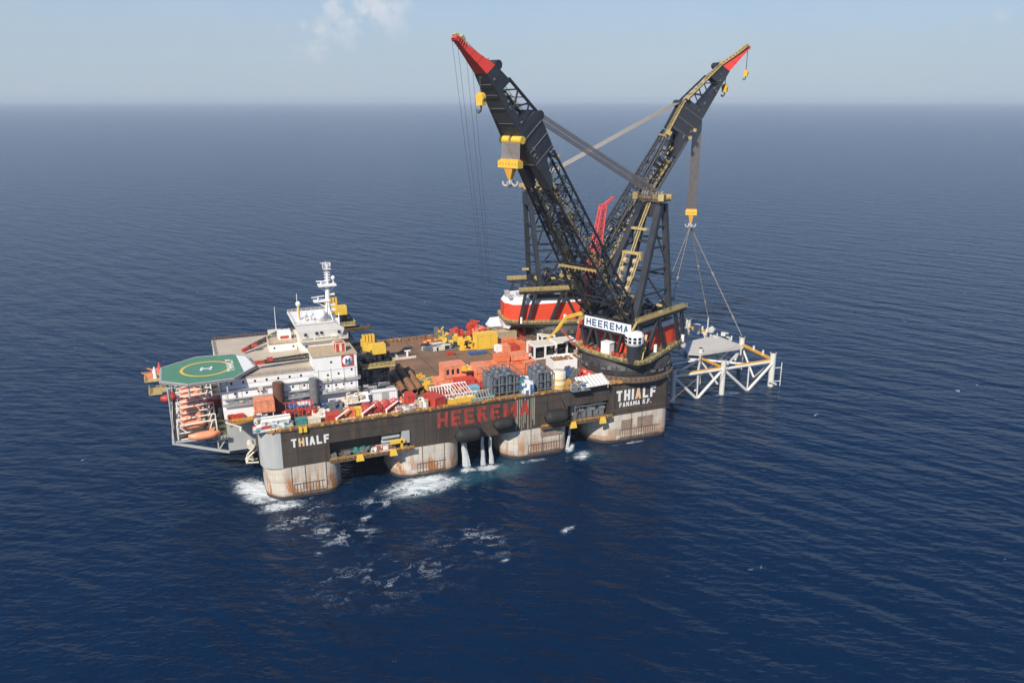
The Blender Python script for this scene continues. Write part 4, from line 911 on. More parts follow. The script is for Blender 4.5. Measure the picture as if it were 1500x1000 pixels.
# bridge house
W = thing('bridge_house', 'white bridge house on legs with two window tiers above the tan roof', 'bridge house', (28, 40, 40.35))
m = MB(); m.prism([(20.8, 34), (35.6, 34), (35.6, 50), (20.8, 50)], 43.2, 47.2); m.prism([(20.8, 34), (36, 34), (36, 52), (20.8, 52)], 48.0, 51.2, [(19.4, 33), (37, 33), (37, 53), (19.4, 53)]); m.prism([(19.4, 33), (37, 33), (37, 53), (19.4, 53)], 51.2, 54.2, [(18.4, 32.4), (33, 32.4), (33, 53), (18.4, 53)])
on(W, m, 'wall', 'white')
m = MB(); m.box(20, 38.2, 32.4, 52, 47.2, 47.5); m.rail([(20, 32.4, 47.5), (38.2, 32.4, 47.5), (38.2, 52, 47.5)], 1.1, 1.6, .07); m.box(20, 36, 33, 51, 42.9, 43.2); m.rail([(20, 33, 43.2), (36, 33, 43.2)], 1.1, 1.6, .07); on(W, m, 'balcony', 'cream')
on(W, MB().box(18.2, 33.2, 32.2, 53.2, 54.2, 54.5), 'roof', 'white')
on(W, MB().rail([(18.4, 32.4, 54.5), (33, 32.4, 54.5), (33, 53, 54.5), (18.4, 53, 54.5)], 1.0, 1.8, .06, closed=True), 'roof_railing', 'cream')
for x, z in ((22.4, 45.0), (22.2, 50.0), (26.4, 50.2), (28.2, 50.3), (34.8, 50.0)): on(W, MB().box(x - .5, x + .5, 32.9 if z > 48 else 33.9, 33.6 if z > 48 else 34.02, z - .45, z + .45), 'window', 'glass')
m = MB()
for x in (21.6, 26, 30.5, 35): 
    for y in (35, 49): m.beam((x, y, 40.3), (x, y, 43), .8)
for a, b in (((22, 35, 40.4), (26, 35, 43)), ((30.5, 35, 40.4), (35, 35, 43)), ((26, 34.5, 44), (31, 34.2, 40.4))): m.beam(a, b, .4)
m.cbox((33, 33.6, 46), (2.2, 1.6, 5)); on(W, m, 'support_leg', 'cream')
# mast
K = thing('radar_mast', 'tall white radar mast with cross platforms and scanners on the bridge house', 'mast', (31.6, 37, 54.5))
on(K, MB().cyl((31.6, 37, 44.5), (32.2, 37, 68), 1.25, .85, 14).cyl((32.2, 37, 68), (32.4, 37, 75.2), .65, .5, 12).cyl((30.2, 35, 44.5), (31.8, 36.5, 66), .3, .25), 'mast_column', 'white')
m = MB(); m.cbox((32, 37, 67.8), (6.6, 4.0, .7)); m.cbox((29.6, 37, 61.8), (6.0, 2.4, .7)); m.cbox((32.3, 37, 74.0), (2.8, 2.8, .3)); m.rail([(30.9, 35.6, 74.2), (33.7, 35.6, 74.2), (33.7, 38.4, 74.2), (30.9, 38.4, 74.2)], 1.8, 1.3, .12, closed=True)
for z in (69.6, 70.6, 71.6, 72.6): m.cbox((32.3, 37, z), (2.2, 1.2, .22))
for z in (58, 60, 64): m.cbox((33.6, 37, z), (2.2, 1.2, .5))
m.beam((27, 37, 61.6), (31.5, 37, 59), .4); m.beam((28.8, 37, 67.5), (31.8, 37, 65), .4); m.beam((35.2, 37, 67.5), (32.6, 37, 65), .4)
on(K, m, 'mast_platform', 'white')
m = MB(); m.cbox((28.2, 36, 63.6), (5.2, .35, .4), .3); m.cyl((28.2, 36, 62), (28.2, 36, 63.5), .3); m.cbox((29.8, 36.5, 69.4), (3.6, .3, .35), -.3); m.cyl((29.8, 36.5, 68), (29.8, 36.5, 69.3), .25); m.cbox((31.2, 36.6, 76.3), (2.6, .15, .2)); m.cyl((32, 37, 75), (32, 37, 76.8), .12)
on(K, m, 'radar_scanner', 'signwhite')
on(K, MB().sphere((34.4, 36.5, 70.4), .8, 12).cyl((34.4, 36.5, 68), (34.4, 36.5, 70), .2), 'small_dome', 'signwhite')
m = MB()
for a, b in (((31, 37, 45), (35.5, 40, 49)), ((34.3, 37, 54.5), (31.9, 37, 62)), ((33, 34.5, 54.5), (32, 36.6, 60)), ((35.4, 34.5, 44), (35.4, 34.5, 57)), ((25.6, 34, 44), (25.6, 34, 56))): m.cyl(a, b, .22)
m.cbox((34, 36, 50), (3, 3, 9)); on(K, m, 'mast_stay', 'white')
for lab, x, y, z, r_ in (('highest small white radome, on a yellow post left of the mast', 21.2, 40, 60.6, 1.0), ('small white radome low on the bridge roof, left of two', 22.8, 36, 57.2, .95), ('small white radome low on the bridge roof, right of two', 24.9, 36, 57.0, .95),
                        ('large white radome at the foot of the radar mast', 28.6, 34.4, 56.8, 2.25)):
    D = thing('radome', lab, 'radome', (x, y, 54.5), 0, 'radomes on the bridge roof')
    MB().sphere((0, 0, z - 54.5), r_, 18).build('dome', 'signwhite', D); MB().cyl((0, 0, 0), (0, 0, z - 54.5 - r_ * .8), .45 if r_ < 2 else 1.2, n=10).build('post', 'cream' if z < 60 else 'yellow', D)
for lab, x, y, z0, z1 in (('tall white whip antenna standing on the bridge roof', 20.6, 38, 54.5, 65), ('grey whip antenna standing at the far end of the tan roof', 15.4, 72, 40.3, 52.5)):
    o = MB().cyl((0, 0, 0), (0, 0, z1 - z0), .18, .10, 6).build('whip_antenna', 'signwhite'); o.location = (x, y, z0); tag(o, lab, 'antenna', 'whip antennas')
# helideck
Hh = thing('helideck', 'green octagonal helideck with a yellow ring and white letter on the bow', 'helideck', (-14, 30, 42))
oct_ = [(-29.3, 21.6), (-20.6, 14.6), (-5.6, 15.6), (2.6, 26.8), (.6, 41.4), (-4.0, 45.2), (-17, 46.6), (-29.3, 37.4)]
cxm, cym = -14, 30
def sc_(P, k): return [(cxm + (x - cxm) * k, cym + (y - cym) * k) for x, y in P]
on(Hh, MB().prism(oct_, 41.0, 41.95), 'deck_frame', 'midgrey'); on(Hh, MB().prism(sc_(oct_, .99), 41.95, 42.0), 'deck_surface', 'green')
m = MB(); so_ = sc_(oct_, 1.0)
for a, b in zip(so_, so_[1:] + so_[:1]): m.beam((*a, 41.9), (*b, 41.9), .5, .35)
for a, b in zip(sc_(oct_, 1.03), sc_(oct_, 1.03)[1:] + sc_(oct_, 1.03)[:1]): m.beam((*a, 41.4), (*b, 41.4), .25, .15)
on(Hh, m, 'edge_net', 'grey')
m = MB().lathe((-14.2, 30.4, 42.008), [(7.9, 0), (8.9, 0)], 48); on(Hh, m, 'touchdown_ring', 'brightyellow')
on(Hh, MB().add([(-1.7, 20.9, 42.006), (2.2, 26.6, 42.006), (.3, 40.9, 42.006), (-2.9, 43.4, 42.006)], [(0, 1, 2, 3)]), 'white_sector', 'letter')
m = MB()
for a, b in (((-16.0, 28.6), (-15.4, 32.2)), ((-12.9, 28.6), (-12.3, 32.2)), ((-15.6, 30.4), (-12.6, 30.4))): m.beam((*a, 42.02), (*b, 42.02), .9, .01)
on(Hh, m, 'letter_h', 'signwhite')
text('deck_name', 'THIALF', 'letter', Hh, lambda u, v, d: (-4.6 - v + 14, 24 + u - 30, .03 + d * .1), 15.0, 2.6, .24)
m = MB()
for x, y in ((-20.6, 16), (-27.5, 23), (-8, 17), (-27.5, 36), (-9.5, 40)): m.cyl((x, y, 36.5), (x, y, 41), .32, n=8)
for a, b in (((-27.5, 23, 38.5), (-20.6, 17, 41)), ((-10.2, 19.6, 36), (-20, 17, 40.8)), ((-27.5, 23, 18), (-27.5, 23, 41)), ((-27.5, 36, 18), (-27.5, 36, 41)), ((1, 27, 41), (-4, 21, 36)), ((-27.5, 36, 36), (-10, 30, 41)), ((-10.2, 19.6, 36), (-10.2, 19.6, 41)), ((-27.5, 23, 30), (-27.5, 36, 41)), ((-27.5, 36, 26), (-27.5, 23, 34))): m.cyl(a, b, .26, n=6)
for x in (-25, -20, -15, -10, -5): m.beam((x, 17 if x < -8 else 19, 40.6), (x, 44, 40.6), .5, .8)
on(Hh, m, 'support_truss', 'greyhull')
m = MB(); m.box(-35, -29.6, 32, 40, 38.8, 39.1); m.box(-33.6, -29.4, 23.5, 31, 36.6, 36.9); m.rail([(-35, 32, 39.1), (-35, 40, 39.1), (-29.6, 40, 39.1)], 1.1, 1.6, .08); m.rail([(-33.6, 23.5, 36.9), (-33.6, 31, 36.9)], 1.1, 1.6, .08)
on(Hh, m, 'side_platform', 'palerail')
for lab, x, y in (('white capped foam monitor on the outer platform of the helideck', -31.5, 35.5), ('pinkish foam monitor beside the white capped one at the helideck edge', -29.9, 40.5)):
    f = thing('foam_monitor', lab, 'foam monitor', (x, y, 39.1), 0, 'foam monitors by the helideck')
    MB().lathe((0, 0, 0), [(.9, 0), (.7, 2.2), (.15, 4.2)], 12).build('cowl', 'signwhite' if y < 38 else 'pink', f); MB().cbox((-1.6, .2, .9), (2.4, 1.6, 1.8)).cyl((-2.6, 0, 1.6), (-4.2, 0, 2.4), .3).build('nozzle', 'salmon', f)
# lifeboat platform on the bow
Pp = thing('lifeboat_platform', 'bow platform of olive grating on white brackets below the helideck', 'platform', (-18, 50, 18))
on(Pp, MB().box(-17.2, -9.6, 20.5, 88, 17.6, 18.0), 'walkway_floor', 'olive')
on(Pp, MB().box(-28, -17.3, 23.5, 88, 17.7, 17.9), 'boat_bay_floor', 'deckdark')
m = MB(); m.beam((-28, 23.5, 17.8), (-9.4, 21, 12.4), .8); m.beam((-28, 23.5, 18.2), (-9.4, 21.5, 18.0), .5); m.beam((-13, 21.6, 13.4), (-13, 21.6, 18), .5); m.beam((-13, 21.6, 13.4), (-9.8, 21.6, 18), .4)
m.beam((-28, 23.5, 17.8), (-28, 88, 17.8), .6); m.beam((-17.2, 22, 17.5), (-17.2, 88, 17.5), .6); m.cyl((-28, 23.8, 17.8), (-26.5, 28, 33), .18)
for k in range(9): y = 30 + k * 6.6; m.beam((-28, y, 17.6), (-9.5, y, 13), .45)
m.rail([(-17.4, 21, 18), (-9.6, 20.6, 18)], 1.2, 1.8, .12); m.rail([(-28, 23.5, 18), (-28, 88, 18)], 1.2, 2, .10)
on(Pp, m, 'bracket', 'greyhull')
m = MB(); m.beam((-14, 27, 18.1), (-13.3, 39, 18.1), 1.5, 1.6); m.beam((-14.2, 24.5, 18), (-14, 27, 19), 1.2, 1.4); m.cbox((-10.6, 44, 19.4), (1.4, 4, 3)); m.cbox((-13.5, 24, 19), (1.6, 1.4, 1.8)); on(Pp, m, 'cream_locker', 'cream')
on(Pp, MB().cbox((-12.4, 51, 21), (5.4, 5, 5)), 'red_hut', 'crimson')
on(Pp, MB().box(-9.65, -9.52, 23, 72, 18, 26), 'backing_wall', 'olive')
m = MB()
for i in range(24): m.cbox((random.uniform(-17, -10), random.uniform(20.5, 24), 18.6), (random.uniform(.3, 1), random.uniform(.3, 1), random.uniform(.5, 1.6)), random.random())
on(Pp, m, 'deck_fitting', 'grey')
on(Pp, MB().box(-33, -28, 62, 67, 24.6, 24.9).rail([(-33, 62, 24.9), (-33, 67, 24.9), (-28, 67, 24.9)], 1.1, 1.6, .09), 'outer_landing', 'palerail')
def boat_parts(T_, L=9.6, mt='boat'):
    m = MB(); n_ = 14; P_ = []
    for k in range(n_ + 1):
        t = -1 + 2 * k / n_; x = t * L / 2; w_ = 1.75 * (1 - abs(t) ** 3.2) + .05; kz = .9 * abs(t) ** 3
        P_.append([(x, -w_, .3 + kz * .3), (x, -w_ * .82, -.9 + kz), (x, 0, -1.35 + kz), (x, w_ * .82, -.9 + kz), (x, w_, .3 + kz * .3), (x, w_ * .72, 1.35 - kz * .4), (x, 0, 1.65 - kz * .5), (x, -w_ * .72, 1.35 - kz * .4)])
    vs = [q for r__ in P_ for q in r__]; fs = []
    for k in range(n_):
        for j in range(8): fs.append((k * 8 + j, k * 8 + (j + 1) % 8, (k + 1) * 8 + (j + 1) % 8, (k + 1) * 8 + j))
    m.add(vs, fs, True); m.build('boat_hull', mt, T_)
    MB().cbox((L * .26, 0, 1.9), (L * .14, 1.3, .9)).build('cockpit', mt, T_)
Lb = thing('lifeboat', 'big salmon orange lifeboat hung lowest, outside the near end of the bow platform', 'lifeboat', (-17.3, 20.2, 20.3), R(3), 'lifeboats along the bow')
boat_parts(Lb, 10.6); MB().cbox((4.9, 0, .2), (.8, 1.2, .9)).build('stern_gear', 'crimson', Lb)
lb2 = thing('lifeboat', 'x', 'lifeboat', (0, 0, 0), 0, 'lifeboats along the bow'); boat_parts(lb2, 8.6)
dv = thing('lifeboat_davit', 'x', 'davit', (0, 0, 0), 0, 'white lifeboat davits')
m = MB()
for y in (0, ):
    m.beam((-4.6, y, 0), (-4.6, y, 5.6), .55); m.beam((-4.9, y, 5.4), (8.6, y, 6.0), .38); m.beam((5.4, y, 0), (7.4, y, 6), .35); m.beam((8.6, y, 0), (8.6, y, 6), .35); m.beam((-4.6, y, 0), (5.4, y, .1), .4)
    m.beam((-4.6, y, 5.5), (-1.5, y, 2.6), .35)
m.build('davit_frame', 'white', dv); MB().cbox((6.9, 1.6, 3.6), (1.7, 2.2, 1.5)).cyl((6.8, .5, 2), (6.8, 3, 2), .9).build('davit_winch', 'rustpipe', dv); MB().cbox((8.4, 3, 1.4), (.5, 2.6, 2.6)).cbox((3.5, 2.6, 5.7), (3, .4, .4)).build('davit_ladder', 'cream', dv)
ords = ['nearest', 'second', 'third', 'fourth', 'fifth', 'sixth', 'seventh', 'eighth', 'ninth']
for k in range(9):
    y = 27.8 + k * 6.3; lab = f'orange lifeboat, {ords[k]}{" " if k == 0 else " from the near end "}of the row in the bow davits' if k else 'orange lifeboat nearest the viewer in the row of bow davits'
    lab2 = f'white davit frame, {ords[k]} from the near end of the lifeboat row' if k else 'white davit frame at the near end of the lifeboat row'
    if k == 0: lb2.location = (-20.6, y, 22.0); lb2['label'] = lab; dv.location = (-21.4, y - 2.6, 18); dv['label'] = lab2
    else: copy_thing(lb2, (-20.6, y, 22.0), 0, lab); copy_thing(dv, (-21.4, y - 2.6, 18), 0, lab2)
f = thing('rescue_boat', 'small crimson rescue boat hanging off the outer edge of the bow platform', 'rescue boat', (-28.6, 55, 24.0), .2); boat_parts(f, 6, 'crimson')
# canopy corner platform with ochre frame and small white davit crane, both sides of the bow notch
m = MB(); m.beam((-8.8, 10, 26.4), (.6, 14.5, 26.4), .7); m.beam((.2, 15, 26.4), (.2, 2, 26.2), .8); m.rail([(-9, 22, 26), (-9, 14, 26), (0, 14, 26)], 1.3, 1.5, .14); m.box(-9, 0, 14, 23, 25.5, 26.0)
m.v = [(x, y - 15, z - 26) for x, y, z in m.v]; o = m.build('bow_notch_platform', 'rail'); o.location = (0, 15, 26); tag(o, 'ochre railed corner platform in front of the orange container at the bow', 'platform')
# pedestal cranes with yellow cabs, lattice booms laid over the roof
def pedestal(lab, x, y, boomto, zc, tower=True):
    T_ = thing('pedestal_crane', lab, 'pedestal crane', (x, y, 26), 0, 'yellow pedestal cranes amidships')
    m = MB(); m.cyl((x, y, 26), (x, y, zc - 7), 2.3, n=16); on(T_, m, 'pedestal', 'midgrey')
    m = MB()
    for sx, sy in ((-4.5, -4.5), (4.5, -4.5), (4.5, 4.5), (-4.5, 4.5)): m.beam((x + sx, y + sy, 26), (x + sx, y + sy, zc - 9), .45)
    for z in (29, 32, 35):
        for a, b in (((-4.5, -4.5), (4.5, -4.5)), ((4.5, -4.5), (4.5, 4.5)), ((-4.5, 4.5), (-4.5, -4.5))): m.beam((x + a[0], y + a[1], z), (x + b[0], y + b[1], z), .3); m.beam((x + a[0], y + a[1], z - 3), (x + b[0], y + b[1], z), .25)
    rnd = random.Random(int(x))
    for i in range(34): m.cbox((x + rnd.uniform(-5.5, 5.5), y + rnd.uniform(-6, 4), rnd.uniform(27, zc - 6)), (rnd.uniform(.4, 2.4), rnd.uniform(.4, 2), rnd.uniform(.3, 1.6)), rnd.random() * 3)
    on(T_, m, 'access_tower', 'steelblack')
    m = MB(); m.box(x - 6, x + 7, y - 6.5, y + 5, zc - 9.2, zc - 8.8); on(T_, m, 'slew_platform', 'olive')
    m = MB(); m.rail([(x - 6, y - 6.5, zc - 8.8), (x + 7, y - 6.5, zc - 8.8), (x + 7, y + 5, zc - 8.8), (x - 6, y + 5, zc - 8.8)], 1.3, 1.6, .14, closed=True); m.beam((x - 6, y - 6.6, zc - 9), (x + 7, y - 6.6, zc - 9), .5, .7); m.beam((x + 7, y - 6.5, zc - 9), (x + 7, y + 5, zc - 9), .5, .7); on(T_, m, 'platform_railing', 'palerail')
    m = MB()
    for i in range(20): m.cbox((x + rnd.uniform(-4, 5), y + rnd.uniform(-5, 3), zc - rnd.uniform(5, 8.3)), (rnd.uniform(.6, 2.6), rnd.uniform(.6, 2.6), rnd.uniform(.6, 2)), rnd.random() * 3)
    m.cyl((x, y, zc - 9), (x, y, zc - 3.4), 2.6, n=16); on(T_, m, 'winch_gear', 'steelblack')
    m = MB(); m.cbox((x + 1.4, y - 3.2, zc - 2.6), (5.0, 3.6, 3.8)); m.hexa([(x - 4.4, y - 2, zc - 3.4), (x - 1, y - 2, zc - 4.4), (x - 1, y + 2.2, zc - 4.4), (x - 4.4, y + 2.2, zc - 3.4), (x - 4.4, y - 2, zc + .4), (x - 1, y - 2, zc - 1), (x - 1, y + 2.2, zc - 1), (x - 4.4, y + 2.2, zc + .4)]); on(T_, m, 'machinery_cab', 'brightyellow')
    m = MB()
    for k in range(4): m.box(x - 3.8 + k * 1.25, x - 2.9 + k * 1.25, y + .6, y + 2.4, zc - 3, zc + 2.0)
    on(T_, m, 'mast_plate', 'yellow')
    if boomto:
        p0 = Vector((x - 5, y, zc - 3)); p1 = Vector(boomto); d = (p1 - p0).normalized(); sd_ = d.cross(Vector((0, 0, 1))).normalized(); m = MB()
        A_ = [p0 + sd_ * a + Vector((0, 0, b)) for a, b in ((-1.3, -1), (1.3, -1), (1.3, 1), (-1.3, 1))]; B_ = [p1 + sd_ * a * .5 + Vector((0, 0, b * .5)) for a, b in ((-1.3, -1), (1.3, -1), (1.3, 1), (-1.3, 1))]
        truss(m, A_, B_, 18, .16, .10); on(T_, m, 'lattice_boom', 'steelblack')
        m = MB(); m.beam(p1, p1 + d * 3.5, 1.2); m.cbox(p1 + Vector((2, 0, .8)), (2.2, 1.2, 1.2)); on(T_, m, 'boom_tip', 'crimson')
    return T_
pedestal('yellow cabbed pedestal crane beside the logo wall, its boom laid over the tan roof', 47.5, 32, (6, 27.5, 43.0), 45.5)
pedestal('yellow cabbed pedestal crane on the far side behind the radar mast', 42.5, 82, (2.5, 51, 42.2), 49.5)
m = MB(); m.beam((-3.4, 3.6, 0), (-1, 0, 0), .1); m.v = []; m.f = []; m.sm = []
m = MB().box(-1.6, 12, -3, 3, -.3, 0).box(-1, 9, -2, 2, 0, .9); m.rail([(-1.6, -3, 0), (12, -3, 0), (12, 3, 0)], 1.2, 1.6, .12)
o = m.build('far_landing_stage', 'rim'); o.location = (44, 78, 38); tag(o, 'dark railed landing stage sticking out behind the radar mast over the far side', 'platform')

# ------------------------------------------------------------------ everything that stands on the work deck
def G(px, py, z=26.0):
    d = ray(px, py); c = Vector(cam.location); t = (z - c.z) / d.z; q = c + d * t; return q
def near(px0, py0, px1, py1, z=26.0):
    """near-face base line of a thing standing on level z: x0, x1, y"""
    a, b = G(px0, py0, z), G(px1, py1, z); return a.x, b.x, (a.y + b.y) / 2
def container(label, x0, x1, y, dep, h, mt, z=26.0, rz=0.0, group=None, doors='front', openwin=0, name='container', cat='container', roofm=None):
    T_ = thing(name, label, cat, ((x0 + x1) / 2, y + dep / 2, z), rz, group)
    L = (x1 - x0) / 2 - .06; D = dep / 2 - .06
    m = MB().box(-L, L, -D, D, .12, h - .1)
    n = max(3, int(L * 2 / .8))
    for i in range(n): x = -L + (i + .5) * 2 * L / n; m.box(x - .14, x + .14, -D - .09, -D, .3, h - .3)
    n2 = max(2, int(D * 2 / .9))
    for i in range(n2): y_ = -D + (i + .5) * 2 * D / n2; m.box(-L - .08, -L, y_ - .15, y_ + .15, .3, h - .3)
    m.build('body', mt, T_)
    m = MB()
    for a in (-1, 1):
        for b in (-1, 1): m.box(a * L - .14, a * L + .14, b * D - .14, b * D + .14, 0, h)
        m.box(-L, L, a * D - .13, a * D + .13, h - .22, h + .02); m.box(a * L - .13, a * L + .13, -D, D, h - .22, h + .02)
    m.build('frame', roofm or mt, T_)
    if openwin:
        for i in range(openwin):
            x = -L + (i + .6) * 2 * L / (openwin + .2); MB().box(x - .5, x + .5, -D - .13, -D - .085, h * .35, h * .75).build('window', 'glass' if mt != 'orange' else 'salmon', T_)
    elif doors == 'front':
        MB().box(-L * .25, L * .3, -D - .16, -D - .1, .25, h - .35).build('door', roofm or mt, T_)
    return T_
def px_container(label, p0, p1, dep, h, mt, **k):
    x0, x1, y = near(*p0, *p1, k.get('z', 26.0)); return container(label, x0, x1, y, dep, h, mt, **k)
# stack of orange units amidships
GO = 'orange cargo containers on the work deck'
px_container('long salmon container at the bottom left of the orange stack', (640, 568), (668, 565), 5.5, 3.0, 'salmon', group=GO)
px_container('bright red container at the bottom of the orange stack, left of the grey fender racks', (669, 571), (696, 567), 5.0, 3.6, 'crimson', group=GO)
container('big orange module with a row of pale windows on top of the orange stack', 73.2, 82.2, 21.8, 7, 5.2, 'salmon', z=29.1, group=GO, openwin=4)
container('crimson coloured container end, lowest of the tall stack beside the grey racks', 84.9, 89.4, 13.8, 6, 2.9, 'crimson', group=GO)
container('orange container in the middle of the tall stack beside the grey racks', 84.9, 89.4, 13.8, 6, 2.9, 'orange', z=29.0, group=GO)
container('salmon container topmost of the tall stack beside the grey racks', 84.2, 89.6, 15, 7, 2.9, 'salmon', z=32.0, group=GO)
container('orange container behind the tall stack with a yellow tank on its roof', 83.4, 89, 24, 6, 3.6, 'orange', group=GO)
for i, (x0, x1, y, d, h, mt, z, lab) in enumerate((
    (91, 97.5, 31.5, 6, 3.4, 'orange', 26, 'orange container at the left end of the row behind the grey fender racks'),
    (98, 104.5, 31, 6, 3.6, 'salmon', 26, 'salmon container second from the left behind the grey fender racks'),
    (105, 110.4, 30.2, 6, 3.4, 'orange', 26, 'orange container third from the left behind the grey fender racks'),
    (110.8, 116, 29.2, 6, 3.6, 'salmon', 26, 'salmon container at the right end of the row, left of the white cages'),
    (99.5, 105, 32, 5, 2.8, 'orange', 29.7, 'upper orange container left in the row behind the grey racks'),
    (106, 113.5, 31.4, 5, 2.8, 'salmon', 29.7, 'upper salmon container right in the row behind the grey racks'),
    (104.5, 113.8, 24, 5, 3.0, 'orange', 26, 'orange container half hidden between the two grey fender racks'))):
    container(lab, x0, x1, y, d, h, mt, z=z, group=GO)
px_container('salmon container at the left of the far row beside the yellow block', (737, 517), (748, 516), 5, 3.0, 'salmon', group=GO)
px_container('red container in the middle of the far row beside the beige box', (749, 516), (760, 515), 5, 3.0, 'crimson', group=GO)
px_container('orange container at the right of the far row near the crane tub', (761, 514), (771, 513), 6, 3.4, 'orange', group=GO)
px_container('orange container behind the far row, in front of the beige box', (736, 508), (757, 506), 4, 3.0, 'orange', group=GO)
px_container('long beige container with a brown top on the far side of the deck', (726, 500), (757, 497), 5, 4.2, 'buff')
px_container('orange freight container on a raised stand in front of the white accommodation', (374, 606), (403, 603), 5, 4.6, 'salmon', z=29.0)
o = MB()
for x in (-3.4, 3.4):
    for y in (-2, 2): o.beam((x, y, 0), (x, y, 3), .4)
o.beam((-3.4, -2, 2.8), (3.4, -2, 2.8), .4); q = G(389, 611); o = o.build('container_stand', 'crimson'); o.location = (q.x, q.y + 2, 26); tag(o, 'red steel stand under the orange freight container at the bow', 'stand')
for i, px in enumerate((335, 342, 350)):
    px_container(('leftmost', 'middle', 'rightmost')[i] + ' of three small red lockers at the foot of the white accommodation', (px, 614), (px + 7, 613), 1.6, 1.7, 'crimson', name='locker', cat='locker', group='small red lockers by the accommodation')
px_container('white painted wall-like container at the left, behind the red reels', (511, 603), (545, 598), 3, 5.2, 'white', roofm='grey')
px_container('white painted wall-like container at the right, behind the red reels', (546, 598), (583, 593), 3.5, 6.0, 'white', roofm='grey')
px_container('rusty brown open container in front of the logo wall', (469, 590), (501, 586), 4, 3.4, 'rustpipe', roofm='salmon')
px_container('red container left of the reels with a white davit arm before it', (480, 619), (500, 616), 4, 2.6, 'crimson')
px_container('orange box between the red container and the first reel', (508, 613), (520, 611), 3.4, 3.0, 'orange')
px_container('small yellow box standing between two red reels', (521, 611), (530, 609), 2.4, 3.2, 'brightyellow')
px_container('tall red box left of the rusty pipes end', (596, 597), (612, 601), 5.5, 5.2, 'crimson')
px_container('low red container with a lit striped roof right of the rusty pipes', (632, 600), (649, 597), 7.5, 4.2, 'crimson', rz=.35)
px_container('teal shelved box at the deck edge under the red pipe racks', (434, 624), (450, 622), 2.5, 2.4, 'teal')
px_container('pale grey box at the deck edge right of the teal box', (452, 622), (470, 620), 2.5, 2.2, 'cream')
px_container('light blue flat crate in front of the orange stack', (687, 574), (702, 571), 4.5, 1.5, 'lightblue', name='crate', cat='crate')
px_container('blue flat crate lying open on the brown deck near the yellow block', (689, 521), (712, 518), 3, 1.2, 'blue', name='crate', cat='crate')
px_container('small white square box right of the yellow block', (728, 517), (736, 515), 3, 3, 'white', name='crate', cat='crate')
px_container('small red skid alone on the open brown deck', (656, 521), (665, 520), 2, 1.4, 'crimson', name='crate', cat='crate')
px_container('white box top with red sides behind the yellow crane cab', (516, 536), (531, 532), 4, 4.5, 'orange', roofm='white')
px_container('red and white cabin on the roof edge above the logo', (492, 516), (506, 514), 3.5, 3.4, 'crimson', z=44.95, roofm='cream')
px_container('big yellow block of stacked tanks on the far side of the deck', (699, 513), (729, 510), 6, 7.0, 'brightyellow', name='tank_block', cat='tank')
# rusty pipes lying on the deck
for i, (x, r_) in enumerate(((59.4, 1.35), (62.4, 1.35), (56.2, 1.1))):
    m = MB().cyl((0, 0, r_), (2.2 - i * .3, 34 - i * 5, r_), r_, n=18, caps=False).cyl((0, -.01, r_), (2.2 - i * .3, 34 - i * 5, r_), r_ * .9, n=18, caps=False)
    o = m.build('rusty_pipe', 'rustpipe'); o.location = (x, 16.5 + i * 1.5, 26); tag(o, ('left of the two big rusty pipes whose open ends point at the viewer', 'right of the two big rusty pipes whose open ends point at the viewer', 'thinner rusty pipe lying deepest in the shade beside the big pipes')[i], 'pipe', 'rusty pipes on deck')
# grey-blue upright fender racks
def rack(label, cx, cy, nx, ny, h, seed):
    T_ = thing('fender_rack', label, 'rack', (cx, cy, 26), 0, 'grey fender racks on the work deck'); rnd = random.Random(seed)
    for i in range(nx):
        for j in range(ny):
            hh = h * (1 - .12 * abs(i - (nx - 1) / 2)) * rnd.uniform(.93, 1.03); x, y = (i - (nx - 1) / 2) * 3.1, (j - (ny - 1) / 2) * 4.2
            m = MB(); pr = [(.9, .3), (1.35, .9), (1.4, hh * .3), (1.45, hh * .6), (1.35, hh - 1.2), (.8, hh - .3), (.1, hh)]
            m.lathe((x, y, 0), pr, 14)
            for k in range(8): z = .8 + k * (hh - 1.8) / 7; m.lathe((x, y, z), [(1.5, 0), (1.56, .12), (1.5, .24)], 12)
            m.build('upright_float', 'slate', T_)
    m = MB()
    for i in range(nx + 1):
        x = (i - nx / 2) * 3.1; ex = ny * 2.1
        for y in (-ex, ex): m.beam((x, y, 0), (x, y, h - 1), .3)
        m.beam((x, -ex, h - 1), (x, ex, h - 1), .3)
    for z in (1.5, h * .5, h - 1):
        for y in (-ny * 2.1, ny * 2.1): m.beam((-nx * 1.55, y, z), (nx * 1.55, y, z), .26)
    m.build('rack_frame', 'midgrey', T_)
rack('large rack of blue grey upright floats at the deck edge above the red hull letters', 92.3, 9.5, 4, 3, 9.6, 1)
rack('smaller rack of blue grey upright floats left of the cream tank', 107.6, 7.5, 2, 3, 9.4, 2)
# white open cages and basket
def cage(label, p0, p1, dep, h):
    x0, x1, y = near(*p0, *p1); L, D = (x1 - x0) / 2, dep / 2
    T_ = thing('white_cage', label, 'cage', ((x0 + x1) / 2, y + D, 26), 0, 'white open cages by the crane tub'); m = MB()
    for a in (-1, 0, 1):
        for b in (-1, 1): m.beam((a * L, b * D, 0), (a * L, b * D, h), .7)
    for z in (.3, h - .3):
        for b in (-1, 1): m.beam((-L, b * D, z), (L, b * D, z), .55)
        for a in (-1, 1): m.beam((a * L, -D, z), (a * L, D, z), .55)
    m.build('frame', 'white', T_); MB().box(-L * .9, L * .9, -D * .9, D * .9, h - .25, h - .05).build('roof', 'cream', T_)
    m = MB()
    for i in range(3): m.cyl(((-.55 + i * .5) * L, -D * .3, h * .5), ((-.55 + i * .5) * L, D * .5, h * .5), h * .24, n=12)
    m.cbox((0, 0, h * .3), (L * 1.5, D * 1.4, h * .35)); m.build('machine', 'rubber', T_)  # near-black colour stands in for the shade inside the cage
